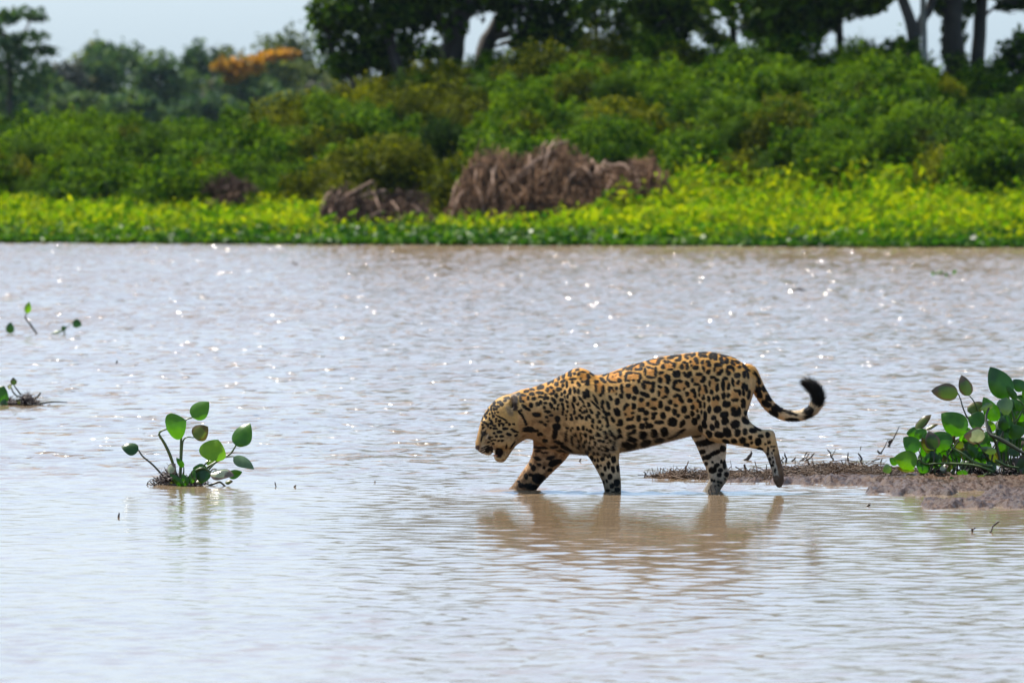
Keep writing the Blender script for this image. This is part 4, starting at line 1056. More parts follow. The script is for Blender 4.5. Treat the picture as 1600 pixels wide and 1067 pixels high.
    C = patch(C, 761.0, 681.0, 1.6, 5.0, 0.5, (0.42, 0.33, 0.22), 0.4)
    C = patch(C, 803.5, 622.0, 5.5, 9.0, -0.15, (0.20, 0.15, 0.11), 0.3)
    C = patch(C, 804.5, 634.0, 5.0, 7.0, -0.15, (0.03, 0.02, 0.015), 0.4)
    C = patch(C, 796.0, 640.0, 5.0, 9.0, -0.5, (0.20, 0.14, 0.075), 0.4)
    wet = (sstep(734, 762, z) * np.isin(part, (1, 2, 4)))[:, None]
    C = C * (1 - 0.6 * wet)
    return np.clip(C, 0.004, 0.8)

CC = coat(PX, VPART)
VW = jw(PX)
e1 = VW[Q_[:, 2]] - VW[Q_[:, 0]]; e2 = VW[Q_[:, 3]] - VW[Q_[:, 1]]
fn = np.cross(e1, e2)
cen = VW[Q_].mean(1)
# outward test: away from the body's middle plane for the flanks
m_ = (cen[:, 2] > 0.35) & (np.abs(cen[:, 1] - 45.0) > 0.10) & (np.abs(cen[:, 0] - 0.65) < 0.25)
if (fn[m_, 1] * (cen[m_, 1] - 45.0)).sum() < 0:
    Q_ = Q_[:, ::-1]; fn = -fn

def fur_material():
    m, nt, p = new_mat('jaguar_coat')
    at = N(nt, 'ShaderNodeAttribute', attribute_name='coat')
    L(nt, at.outputs['Color'], p.inputs['Base Color'])
    p.inputs['Roughness'].default_value = 0.62
    p.inputs['Specular IOR Level'].default_value = 0.12
    return m
M['coat'] = fur_material()
body_me = np_mesh('jaguar', VW, Q_, {'coat': CC}, smooth=True)
jag = obj('jaguar', body_me, M['coat'])
tag(jag, 'spotted jaguar wading through shallow water with lowered head and curled tail', 'jaguar')

def build_fur(n=205000):
    rg = np.random.default_rng(77)
    area = np.linalg.norm(fn, axis=1)
    okf = cen[:, 2] > -0.02
    pr = area * okf; pr = pr / pr.sum()
    f = rg.choice(len(Q_), n, p=pr)
    a, b = rg.random(n), rg.random(n)
    w = np.stack([(1 - a) * (1 - b), a * (1 - b), a * b, (1 - a) * b], axis=1)
    R = (VW[Q_[f]] * w[:, :, None]).sum(1)
    RP = (PX[Q_[f]] * w[:, :, None]).sum(1)
    nv = np.zeros_like(VW)
    for q in range(4):
        np.add.at(nv, Q_[:, q], fn)
    nv /= np.linalg.norm(nv, axis=1)[:, None] + 1e-12
    Nr = (nv[Q_[f]] * w[:, :, None]).sum(1); Nr /= np.linalg.norm(Nr, axis=1)[:, None] + 1e-9
    part = VPART[Q_[f, 0]]
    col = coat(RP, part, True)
    flow = np.tile(np.array([1.0, 0, -0.35]), (n, 1))
    flow[np.isin(part, (1, 2, 4))] = (0.25, 0, -1)
    flow[(part == 3) & (RP[:, 2] < 668)] = (0.6, 0, -1)
    flow[(part == 3) & (RP[:, 2] >= 668)] = (1, 0, -0.5)
    flow[(part == 3) & (RP[:, 0] > 1192)] = (0.3, 0, -1)
    head = (part == 5)
    flow[head] = (1, 0, 0.1)
    tl = part == 6
    ti = ((RP[tl][:, None, [0, 2]] - _tp[None, :, [0, 1]]) ** 2).sum(2).argmin(1)
    tg = np.gradient(_tp, axis=0)[ti]
    flow[tl] = np.stack([tg[:, 0], 0 * ti, -tg[:, 1]], axis=1) / np.linalg.norm(tg, axis=1)[:, None]
    flow += rg.normal(0, 0.28, (n, 3))
    flow -= Nr * (flow * Nr).sum(1)[:, None]
    flow /= np.linalg.norm(flow, axis=1)[:, None] + 1e-9
    ln = 0.011 * rg.uniform(0.6, 1.3, n)
    belly = (RP[:, 2] > 672) & (part == 0) & (RP[:, 0] > 880)
    ln[belly] *= 1.7
    ln[head] *= 0.55
    ln[tl] *= 1.25 + 0.9 * (RP[tl][:, 0] > 1250)
    tip = tl & (RP[:, 0] > 1255) & (RP[:, 2] < 636)
    ln[tip] *= 1.35
    ln[np.isin(part, (1, 2, 3, 4)) & (RP[:, 2] > 690)] *= 0.7
    ti2 = rg.uniform(0.18, 0.42, n); ti2[belly] += 0.2; ti2[tl] += 0.15; ti2[tip] += 0.35
    D = flow + Nr * ti2[:, None]; D /= np.linalg.norm(D, axis=1)[:, None]
    S = np.cross(D, Nr); S /= np.linalg.norm(S, axis=1)[:, None] + 1e-9
    wd = 0.0008
    V = np.stack([R - S * wd, R + S * wd, R + D * ln[:, None]], axis=1).reshape(-1, 3)
    me = np_mesh('fur', V, np.arange(3 * n).reshape(-1, 3), {'coat': np.repeat(col * rg.uniform(0.68, 1.30, n)[:, None], 3, axis=0)}, smooth=True)
    Ns = Nr + rg.normal(0, 0.38, (n, 3)); Ns /= np.linalg.norm(Ns, axis=1)[:, None]
    me.normals_split_custom_set_from_vertices(np.repeat(Ns, 3, axis=0).tolist())
    o = obj('fur', me, M['coat'], jag)
    tag(o, kind='stuff')
build_fur()

def surf_y(x, z):
    i = int(round((x - GX[0]) / GS)); k = int(round((z - GZ[0]) / GS))
    col = np.nonzero(FIELD[i, :, k] < 0)[0]
    return GY[col[0]] if len(col) else 0.0

def ball(c, r, nu=14, nv=10):
    th = np.linspace(0, 2 * np.pi, nu, endpoint=False); ph = np.linspace(0.02, np.pi - 0.02, nv)
    V = np.array([[c[0] + r[0] * math.sin(p) * math.cos(t), c[1] + r[1] * math.sin(p) * math.sin(t), c[2] + r[2] * math.cos(p)] for p in ph for t in th])
    i = np.arange(nv - 1)[:, None] * nu; k = np.arange(nu)[None, :]; k1 = (k + 1) % nu
    return V, np.stack([i + k, i + nu + k, i + nu + k1, i + k1], axis=-1).reshape(-1, 4)

def simple_mat(name, c, rough=0.4, spec=0.5):
    m, nt, p = new_mat(name)
    tc = N(nt, 'ShaderNodeTexCoord'); nz = N(nt, 'ShaderNodeTexNoise'); nz.inputs['Scale'].default_value = 60
    L(nt, tc.outputs['Object'], nz.inputs['Vector'])
    r = ramp(nt, nz.outputs[0], [(0.3, tuple(v * 0.8 for v in c)), (0.7, tuple(min(v * 1.15, 1) for v in c))])
    L(nt, r.outputs[0], p.inputs['Base Color'])
    p.inputs['Roughness'].default_value = rough
    p.inputs['Specular IOR Level'].default_value = spec
    return m
M['eye'] = simple_mat('eye_amber', (0.085, 0.060, 0.026), 0.06)
M['pupil'] = simple_mat('eye_pupil', (0.004, 0.004, 0.004), 0.08)
M['nose'] = simple_mat('nose_leather', (0.050, 0.030, 0.026), 0.42)
M['tooth'] = simple_mat('tooth_ivory', (0.75, 0.68, 0.52), 0.3)
M['tongue'] = simple_mat('tongue_pink', (0.55, 0.20, 0.10), 0.4)
for s in (-1, 1):
    yy = abs(surf_y(756, 674)) * s
    V, Q = ball((756.0, yy * 0.92, 674.8), (3.0, 3.0, 2.5))
    ey = obj('eye', np_mesh('eye', jw(V), Q, smooth=True), M['eye'], jag)
    V, Q = ball((755.2, yy * 0.92 + s * 2.2, 675.0), (1.3, 1.0, 1.3), 10, 8)
    obj('pupil', np_mesh('pupil', jw(V), Q, smooth=True), M['pupil'], ey)
V, Q = ball((745.6, 0, 698.2), (3.4, 8.5, 4.2))
obj('nose', np_mesh('nose', jw(V), Q, smooth=True), M['nose'], jag)
for s in (-1, 1):
    V, Q = tube(jw(np.array([(771.5, s * 12, 702), (772.3, s * 12, 706), (773.6, s * 11.5, 710)])), np.array([1.8, 1.5, 0.2]) / JS, 7)
    obj('tooth', np_mesh('tooth', V, Q, smooth=True), M['tooth'], jag)
V, Q = ball((775.5, 0, 711), (5.5, 10, 1.6))
obj('tongue', np_mesh('tongue', jw(V), Q, smooth=True), M['tongue'], jag)

# ------------------------------------------------------------------ mud spit
def seg_dist(px, py, a, b):
    ax, ay = a; bx, by = b
    t = np.clip(((px - ax) * (bx - ax) + (py - ay) * (by - ay)) / ((bx - ax) ** 2 + (by - ay) ** 2), 0, 1)
    return np.hypot(px - ax - t * (bx - ax), py - ay - t * (by - ay))

def mud_h(x, y):
    """height of the mud above the water; x, y in metres"""
    px = 800 + x * F / y
    py = 214 + F * CH / y
    W = 0.0
    # lobes as soft capsules in the ground plane: (x0, row0, x1, row1, radius in rows, height)
    h = np.full(np.shape(x), -0.05)
    for x0, r0, x1, r1, rr, hh in ((1215, 752, 1330, 750, 8, 0.022), (1300, 752, 1420, 756, 9, 0.026), (1370, 768, 1480, 770, 7, 0.020), (1400, 757, 1800, 752, 15, 0.030), (1455, 789, 1900, 786, 8.5, 0.022), (1560, 778, 1900, 775, 12, 0.030), (1140, 752, 1230, 750, 4.5, 0.010), (1690, 765, 2000, 765, 24, 0.05)):
        n_ = 3.0 * (fbm2(px * 0.05, py * 0.25, 3) - 0.5) * 2
        d = seg_dist(px * 0.30, py, (x0 * 0.30, r0), (x1 * 0.30, r1)) + n_
        h = np.maximum(h, -0.05 + (hh + 0.05) * sstep(rr * 1.25, rr * 0.25, d))
    return h

def build_mud():
    xs = np.arange(1.0, 4.6, 0.0095); ys = np.arange(42.0, 49.4, 0.021)
    X, Y = np.meshgrid(xs, ys)
    H = mud_h(X, Y)
    c = fbm2(X * 9, Y * 7, 4)
    c2 = np.abs(fbm2(X * 24 + 5, Y * 15, 3) - 0.5)
    c3 = 0.6 * noise2(X * 75, Y * 40) + 0.4 * noise2(X * 38 + 3, Y * 24)
    H = H + sstep(-0.045, 0.02, H) * (0.040 * (c - 0.5) + 0.030 * (0.2 - c2) + 0.030 * (c3 - 0.5))
    V = np.stack([X, Y, H], axis=-1).reshape(-1, 3)
    nr, nc = X.shape
    i = np.arange(nr - 1)[:, None] * nc; j = np.arange(nc - 1)[None, :]
    Q = np.stack([i + j, i + j + 1, i + nc + j + 1, i + nc + j], axis=-1).reshape(-1, 4)
    keep = (H.reshape(-1)[Q] > -0.03).any(1)
    Q = Q[keep]
    used = np.unique(Q); remap = np.full(len(V), -1); remap[used] = np.arange(len(used))
    m, nt, p = new_mat('wet_mud')
    geo = N(nt, 'ShaderNodeNewGeometry')
    nz = N(nt, 'ShaderNodeTexNoise'); nz.inputs['Scale'].default_value = 7; nz.inputs['Detail'].default_value = 6
    L(nt, geo.outputs['Position'], nz.inputs['Vector'])
    r = ramp(nt, nz.outputs[0], [(0.3, (0.018, 0.008, 0.004)), (0.7, (0.064, 0.031, 0.015))])
    L(nt, r.outputs[0], p.inputs['Base Color'])
    p.inputs['Roughness'].default_value = 0.5
    p.inputs['Specular IOR Level'].default_value = 0.10
    p.inputs['Coat Weight'].default_value = 0.12
    p.inputs['Coat Roughness'].default_value = 0.14
    n2 = N(nt, 'ShaderNodeTexNoise'); n2.inputs['Scale'].default_value = 70; n2.inputs['Detail'].default_value = 6
    L(nt, geo.outputs['Position'], n2.inputs['Vector'])
    b = N(nt, 'ShaderNodeBump'); b.inputs['Strength'].default_value = 1.0; b.inputs['Distance'].default_value = 0.012
    L(nt, n2.outputs[0], b.inputs['Height']); L(nt, b.outputs[0], p.inputs['Normal'])
    o = obj('mud_bank', np_mesh('mud_bank', V[used], remap[Q], smooth=True), m)
    tag(o, 'glistening wet brown mud spit behind the jaguar', 'mud', kind='structure')
build_mud()

def build_debris():
    rg = np.random.default_rng(9)
    parts = []
    def ridge(px):
        return np.interp(px, [1025, 1080, 1140, 1200, 1260, 1330, 1400, 1460], [746, 746, 747, 746, 742, 742, 744, 748])
    n = 3300
    for k in range(n):
        px = rg.uniform(1050, 1460) if rg.random() < 0.93 else rg.uniform(1024, 1060)
        wgt = np.interp(px, [1025, 1090, 1190, 1240, 1320, 1400, 1460], [2.0, 3.5, 4.5, 8, 9, 8, 4])
        py = ridge(px) + rg.normal(0, 1) * wgt * 0.45
        g = on_ground(px, py)
        hh = max(0, float(mud_h(np.array([g[0]]), np.array([g[1]]))[0]))
        hp = np.interp(px, [1025, 1090, 1190, 1240, 1300, 1400, 1460], [0.008, 0.022, 0.022, 0.034, 0.042, 0.034, 0.02]) * rg.random() ** 1.5
        g[2] = hh * 0.8 + hp
        ln = rg.uniform(0.03, 0.16) * (1.4 if rg.random() < 0.12 else 1)
        d = np.array([rg.normal(), rg.normal() * 0.7, rg.normal() * 0.22 + 0.05]); d /= np.linalg.norm(d)
        bend = rg.normal(0, 0.012, 3)
        w = rg.uniform(0.0010, 0.0032)
        parts.append(tube(np.array([g - d * ln / 2, g + bend, g + d * ln / 2]), np.array([w, w * 0.9, w * 0.6]), 4))
    V, Q = join(parts)
    o = obj('reed_debris', np_mesh('reed_debris', V, Q), M['debris'])
    tag(o, 'tangled ridge of broken brown reeds along the mud spit', 'debris', kind='stuff')
build_debris()

# single sticks, traced
def stick(a, b, w, label, group, name='stick', flat=1.0, wob=1.0, dy=0.0, k=5, fork=False):
    A = on_ground(*a); A[2] -= 0.012
    B = at_depth(b[0], b[1], A[1] + dy)
    rg = np.random.default_rng(int(a[0] * 7 + a[1]))
    P = np.array([A + (B - A) * t + rg.normal(0, 0.0035 * wob, 3) * (0 < t < 1) for t in np.linspace(0, 1, k)])
    r = w * 1.3 / 308.0 * A[1] / 45.0 * 0.5
    parts = [tube(P - A, np.linspace(r, r * 0.75, k) * rg.uniform(0.85, 1.15, k), 7)]
    # broken end and a side stub
    D = (P[-1] - P[-2]); D /= np.linalg.norm(D)
    parts.append(tube(np.array([P[-1] - D * r - A, P[-1] + D * r * 0.6 + rg.normal(0, r * 0.3, 3) - A, P[-1] + D * r * 1.5 + rg.normal(0, r * 0.5, 3) - A]), np.array([r * 0.72, r * 0.5, r * 0.08]), 7))
    if fork:
        m_ = P[k // 2]
        parts.append(tube(np.array([m_ - A, m_ + np.array([0.5, 0.1, 0.8]) * r * 5 - A, m_ + np.array([0.8, 0.2, 1.5]) * r * 7 - A]), np.array([r * 0.6, r * 0.4, r * 0.2]), 7))
    V, Q = join(parts)
    V = V * np.array([1, flat, 1])
    o = obj(name, np_mesh(name, V, Q, smooth=True), M['stick'], None, tuple(A))
    tag(o, label, 'stick', group)

def c5(x, y): return (1200 + x / 6.667, 670 + y / 6.667)
def c4(x, y): return (1000 + x / 6.667, 660 + y / 6.667)
G1 = 'dark reed stubs standing in the water behind the mud spit'
LB1 = 'thin dark reed stub poking out of the water behind the mud spit'
for a, b, w in (((160, 355), (150, 295), 2.2), ((195, 350), (173, 265), 2.6), ((250, 345), (285, 300), 2.4), ((812, 330), (835, 255), 2.0), ((973, 215), (969, 180), 1.4), ((690, 326), (628, 222), 2.2)):
    stick(c5(*a), c5(*b), w, LB1, G1, name='reed_stub', fork=(a[0] == 690))
G2 = 'slanting cut reeds leaning side by side'
for a, b, w in (((300, 335), (405, 245), 1.8), ((335, 340), (425, 260), 2.0), ((350, 345), (472, 266), 2.6)):
    stick(c5(*a), c5(*b), w, 'slanting broken reed leaning beside two others near the hind paw', G2, name='broken_reed')
stick(c5(985, 395), c5(950, 265), 2.8, 'stout dark upright stick rising from the reed debris', None)
stick(c5(930, 347), c5(1160, 312), 1.8, 'long dark stick lying nearly flat beside the stout upright one', None, dy=0.1)
stick(c5(1262, 182), c5(1272, 120), 4.2, 'chunky dark stump floating near the hyacinth clump', None, fork=True)
stick(c5(1185, 262), c5(1145, 232), 3.4, 'small ragged dark twig floating left of the chunky stump', None, fork=True)
stick(c5(1165, 350), c5(1190, 308), 1.8, 'short thin twig at the end of the debris ridge by the hyacinth', None)
stick(c4(1080, 390), c4(1155, 332), 5.5, 'broad flat brown bark piece tilted out of the water under the jaguar', None, flat=0.5)
stick(c4(1100, 482), c4(1088, 440), 3.6, 'short brown stub between the jaguar hind legs', None)
stick(c4(45, 572), c4(42, 515), 2.0, 'small crooked twig in the water behind the jaguar belly', None, fork=True)
G3 = 'thin reed stubs in front of the far hind foot'
for a, b in (((730, 757), (714, 705)), ((750, 757), (741, 655)), ((785, 757), (791, 650)), ((820, 757), (831, 730))):
    stick(c4(*a), c4(*b), 1.5, 'thin reed stub in the water before the jaguar far hind foot', G3, name='reed_stub')
for a, b, w, lb in (((430, 760), (430, 754), 1.6, 'tiny upright stub right of the floating hyacinth'), ((455, 761), (461, 759), 3.2, 'tiny dark lump of driftwood on open water left of the jaguar'), ((185, 808), (186, 803), 3.0, 'tiny dark twig tip floating below the floating hyacinth'),
                    ((1356, 791), (1359, 787), 3.6, 'small dark clod in the water in front of the mud spit'), ((1518, 831), (1523, 825), 3.2, 'short dark twig tip out of the water before the mud spit'), ((1540, 831), (1560, 815), 2.8, 'slanted dark stick out of the water before the mud spit'),
                    ((183, 569), (183, 564), 2.4, 'tiny dark twig tip on the glittering water'), ((582, 754), (586, 752), 2.4, 'tiny dark speck of driftwood between hyacinth and jaguar'), ((906, 722), (907, 718), 2.4, 'tiny twig tip in the water seen between the fore legs')):
    stick(a, b, w, lb, None, name='driftwood', k=4)

# far floating things
def drift(px, py, w, h, label, mat, seed, leaves=0, name='driftwood', cat='driftwood'):
    rg = np.random.default_rng(seed)
    A = on_ground(px, py); s = A[1] / F
    e = empty(name, A)
    P = np.array([[(t - 0.5) * w * s, 0.05 * rg.normal(), h * s * 0.35 * math.sin(t * 3.1) + rg.normal(0, 0.006)] for t in np.linspace(0, 1, 9)])
    V, Q = tube(P, np.interp(np.linspace(0, 1, 9), [0, 0.35, 0.5, 0.7, 1], [0.1, 0.6, 1, 0.5, 0.15]) * h * s * 0.5, 8)
    obj('log', np_mesh('log', V, Q, smooth=True), M['stick'], e)
    if leaves:
        for k in range(leaves):
            c = np.array([rg.uniform(-0.5, 0.5) * w * s, rg.normal(0, 0.05), rg.uniform(0.4, 1.6) * h * s])
            blade(c - np.array([0.015, 0, 0.02]), c + np.array([0.025 * rg.normal(), 0.02, 0.035]), 0.022, rg.uniform(-40, 40), HM['green'], e, 0.2)
    tag(e, label, cat)

# ------------------------------------------------------------------ water hyacinth
def hyacinth_mat(name, c1, c2, trans, rough, edge=None, tcol=(1.6, 1.9, 0.5)):
    m, nt, p = new_mat(name)
    au = N(nt, 'ShaderNodeAttribute', attribute_name='across')
    al = N(nt, 'ShaderNodeAttribute', attribute_name='along')
    tc = N(nt, 'ShaderNodeTexCoord')
    nz = N(nt, 'ShaderNodeTexNoise'); nz.inputs['Scale'].default_value = 28; nz.inputs['Detail'].default_value = 5
    L(nt, tc.outputs['Object'], nz.inputs['Vector'])
    # arching veins that follow the leaf from base to tip
    s1 = N(nt, 'ShaderNodeMath', operation='MULTIPLY'); L(nt, au.outputs['Fac'], s1.inputs[0]); s1.inputs[1].default_value = 46.0
    s2 = N(nt, 'ShaderNodeMath', operation='SINE'); L(nt, s1.outputs[0], s2.inputs[0])
    s3 = N(nt, 'ShaderNodeMath', operation='MULTIPLY_ADD'); L(nt, s2.outputs[0], s3.inputs[0]); s3.inputs[1].default_value = 0.07
    L(nt, nz.outputs[0], s3.inputs[2])
    oi = N(nt, 'ShaderNodeObjectInfo')
    s4 = N(nt, 'ShaderNodeMath', operation='MULTIPLY_ADD'); L(nt, oi.outputs['Random'], s4.inputs[0]); s4.inputs[1].default_value = 0.35; L(nt, s3.outputs[0], s4.inputs[2])
    r = ramp(nt, s4.outputs[0], [(0.35, c1), (0.95, c2)])
    col = r.outputs[0]
    if edge:
        ab = N(nt, 'ShaderNodeMath', operation='ABSOLUTE'); L(nt, au.outputs['Fac'], ab.inputs[0])
        mx = N(nt, 'ShaderNodeMath', operation='MAXIMUM'); L(nt, ab.outputs[0], mx.inputs[0]); L(nt, al.outputs['Fac'], mx.inputs[1])
        ad = N(nt, 'ShaderNodeMath', operation='MULTIPLY_ADD'); L(nt, nz.outputs[0], ad.inputs[0]); ad.inputs[1].default_value = 0.5; L(nt, mx.outputs[0], ad.inputs[2])
        rr = ramp(nt, ad.outputs[0], [(0.93, (0, 0, 0)), (1.12, (1, 1, 1))])
        mc = N(nt, 'ShaderNodeMix', data_type='RGBA'); L(nt, rr.outputs[0], mc.inputs[0]); L(nt, col, mc.inputs[6]); mc.inputs[7].default_value = (*edge, 1)
        col = mc.outputs[2]
    # brown flecks
    n3 = N(nt, 'ShaderNodeTexNoise'); n3.inputs['Scale'].default_value = 95; n3.inputs['Detail'].default_value = 2
    L(nt, tc.outputs['Object'], n3.inputs['Vector'])
    r3 = ramp(nt, n3.outputs[0], [(0.72, (0, 0, 0)), (0.77, (1, 1, 1))])
    m3 = N(nt, 'ShaderNodeMix', data_type='RGBA'); L(nt, r3.outputs[0], m3.inputs[0]); L(nt, col, m3.inputs[6]); m3.inputs[7].default_value = (0.035, 0.025, 0.010, 1)
    col = m3.outputs[2]
    L(nt, col, p.inputs['Base Color'])
    p.inputs['Roughness'].default_value = rough
    tr = N(nt, 'ShaderNodeBsdfTranslucent')
    mm = N(nt, 'ShaderNodeMix', data_type='RGBA', blend_type='MULTIPLY'); mm.inputs[0].default_value = 1.0
    L(nt, col, mm.inputs[6]); mm.inputs[7].default_value = (*tcol, 1)
    L(nt, mm.outputs[2], tr.inputs[0])
    ms = N(nt, 'ShaderNodeMixShader'); ms.inputs[0].default_value = trans
    L(nt, p.outputs[0], ms.inputs[1]); L(nt, tr.outputs[0], ms.inputs[2])
    L(nt, ms.outputs[0], nt.nodes['Material Output'].inputs[0])
    return m
HM = {'green': hyacinth_mat('hyacinth_green', (0.016, 0.072, 0.003), (0.052, 0.15, 0.006), 0.46, 0.30),
      'bright': hyacinth_mat('hyacinth_bright', (0.06, 0.16, 0.004), (0.12, 0.23, 0.008), 0.52, 0.32),
      'dark': hyacinth_mat('hyacinth_dark', (0.007, 0.036, 0.004), (0.02, 0.07, 0.007), 0.3, 0.28),
      'grey': hyacinth_mat('hyacinth_glossy', (0.050, 0.095, 0.045), (0.095, 0.150, 0.075), 0.2, 0.22),
      'pale': hyacinth_mat('hyacinth_pale', (0.20, 0.24, 0.13), (0.36, 0.38, 0.26), 0.25, 0.25, edge=(0.12, 0.085, 0.06), tcol=(1.0, 1.1, 0.7)),
      'dry': hyacinth_mat('hyacinth_withering', (0.030, 0.070, 0.018), (0.070, 0.110, 0.030), 0.3, 0.4, edge=(0.085, 0.060, 0.042), tcol=(1.0, 1.2, 0.5)),
      'olive': hyacinth_mat('hyacinth_olive', (0.060, 0.095, 0.010), (0.120, 0.130, 0.020), 0.45, 0.35, edge=(0.070, 0.050, 0.010), tcol=(1.1, 1.4, 0.5))}
M['petiole'] = plain_mat('petiole_green', (0.030, 0.060, 0.010), (0.075, 0.110, 0.018), 0.35, 12.0, 0.0)
M['petiole_dark'] = plain_mat('petiole_dark', (0.018, 0.020, 0.008), (0.050, 0.050, 0.016), 0.4, 12.0, 0.0)
M['roots'] = plain_mat('hyacinth_roots', (0.012, 0.006, 0.007), (0.055, 0.030, 0.028), 0.55, 40.0, 0.0)

def blade(B, T, hw, roll, mat, parent, cup=0.25, tilt=0.0, wave=0.06, name='leaf'):
    """hyacinth leaf blade from stalk end B to tip T (metres), half width hw, rolled about its midrib"""
    B = np.asarray(B, float); T = np.asarray(T, float)
    m_ = T - B; m_ = m_ + np.array([0, tilt, 0]) * np.linalg.norm(m_)
    ln = np.linalg.norm(m_); md = m_ / ln
    nrm = np.array([0, -1.0, 0.25]); nrm -= md * (nrm @ md)
    if np.linalg.norm(nrm) < 1e-3: nrm = np.array([0, 0, 1.0])
    nrm /= np.linalg.norm(nrm)
    wd = np.cross(md, nrm)
    a = math.radians(roll)
    w2 = wd * math.cos(a) + nrm * math.sin(a); n2 = -wd * math.sin(a) + nrm * math.cos(a)
    us = np.linspace(0, 1, 13); vv = np.linspace(-1, 1, 9)
    seed = int(abs(B[0] * 1000) + abs(T[2] * 7777)) % 9973
    rg = np.random.default_rng(seed)
    asym = rg.uniform(-0.08, 0.08); ph = rg.uniform(0, 6.28)
    V, ac, al = [], [], []
    for u in us:
        prof = max(math.sin(math.pi * u ** 0.74) ** 0.74, 0.02) if 0 < u < 1 else 0.02
        for v in vv:
            x = v * prof * hw * (1 + asym * np.sign(v))
            hgt = -cup * hw * (v * prof) ** 2 + 0.06 * ln * math.sin(math.pi * u) - 0.16 * ln * max(u - 0.6, 0) ** 1.5 * 2
            hgt += wave * hw * math.sin(5 * u + ph + 2.2 * v) * abs(v)
            p = B + md * (u * ln) + w2 * x + n2 * hgt
            V.append(p); ac.append(v); al.append(u)
    V = np.array(V); nv_ = len(vv)
    i = np.arange(len(us) - 1)[:, None] * nv_; j = np.arange(nv_ - 1)[None, :]
    Q = np.stack([i + j, i + j + 1, i + nv_ + j + 1, i + nv_ + j], axis=-1).reshape(-1, 4)
    return obj(name, np_mesh(name, V, Q, {'across': ac, 'along': al}, smooth=True), mat, parent)

def petiole(pts, r0, r1, parent, mat='petiole'):
    c = curve_pts(pts, 14)
    V, Q = tube(c, np.interp(np.linspace(0, 1, 14), [0, 0.25, 1], [r0 * 0.8, r0, r1]), 8)
    return obj('petiole', np_mesh('petiole', V, Q, smooth=True), M[mat], parent)

def roots(cx, cy, w, h, y0, base, parent, seed, n=260):
    rg = np.random.default_rng(seed)
    parts = []
    s = y0 / F
    for k in range(n):
        t = rg.normal(0, 0.40)
        p = np.array([(cx - 800) * s + t * w * s * 0.5, y0 + rg.normal(0, 0.05), max(0.0, (1 - min(abs(t), 1)) * h * s * rg.random())]) - base
        d = rg.normal(0, 1, 3); d[2] = abs(d[2]) * 0.5; d /= np.linalg.norm(d); ln = rg.uniform(0.015, 0.055)
        ww = rg.uniform(0.0012, 0.0040)
        parts.append(tube(np.array([p, p + d * ln * 0.5 + rg.normal(0, 0.006, 3), p + d * ln]), np.array([ww, ww * 0.8, ww * 0.4]), 4))
    V, Q = join(parts)
    o = obj('roots', np_mesh('roots', V, Q), M['roots'], parent)
    tag(o, kind='stuff')

def plant(label, ox, oy, k, basepx, leaves, stalks, rootspec, cat='water plant', fill=0):
    g = on_ground(*basepx)
    e = empty('water_hyacinth', g)
    s = g[1] / F
    def P(x, y, dy): return at_depth(ox + x / k, oy + y / k, g[1] + dy) - g
    for bx, by, tx, ty, hw, roll, dy, tilt, mt in leaves:
        blade(P(bx, by, dy), P(tx, ty, dy), hw * 1.16 / k * s / max(math.cos(math.radians(roll)), 0.35), roll, HM[mt], e, cup=0.30, tilt=tilt)
    for pts, r0, r1, mt in stalks:
        petiole([P(x, y, d) for x, y, d in pts], r0 / k * s, r1 / k * s, e, mt)
    if fill:
        rg = np.random.default_rng(fill)
        for q in range(fill):
            x = rg.uniform(420, 2100); y = rg.uniform(np.interp(x, [420, 900, 1200, 1500], [1080, 900, 650, 520]), 1290)
            dy = rg.uniform(-0.12, 0.35); a = rg.uniform(-2.6, -0.5); ln = rg.uniform(120, 240)
            mt = ['green', 'dark', 'dark', 'green', 'grey', 'olive', 'dry'][int(rg.integers(0, 7))]
            B = (x, y); T = (x + math.cos(a) * ln, y + math.sin(a) * ln)
            blade(P(*B, dy), P(*T, dy), ln * rg.uniform(0.3, 0.46) / k * s, rg.uniform(-55, 55), HM[mt], e, cup=0.3, tilt=rg.uniform(-0.4, 0.4))
            rx = x + rg.normal(0, 120)
            petiole([P(rx, 1360, dy), P((x + rx) / 2 + rg.normal(0, 30), (y + 1360) / 2, dy), P(x, y, dy)], 11 / k * s, 7 / k * s, e, 'petiole_dark' if rg.random() < 0.5 else 'petiole')
    if rootspec:
        for cx, cy, w, h, n in rootspec:
            roots(ox + cx / k, 0, w / k, h / k, g[1] + 0.02, g, e, int(cx), n)
    tag(e, label, cat)
    return e

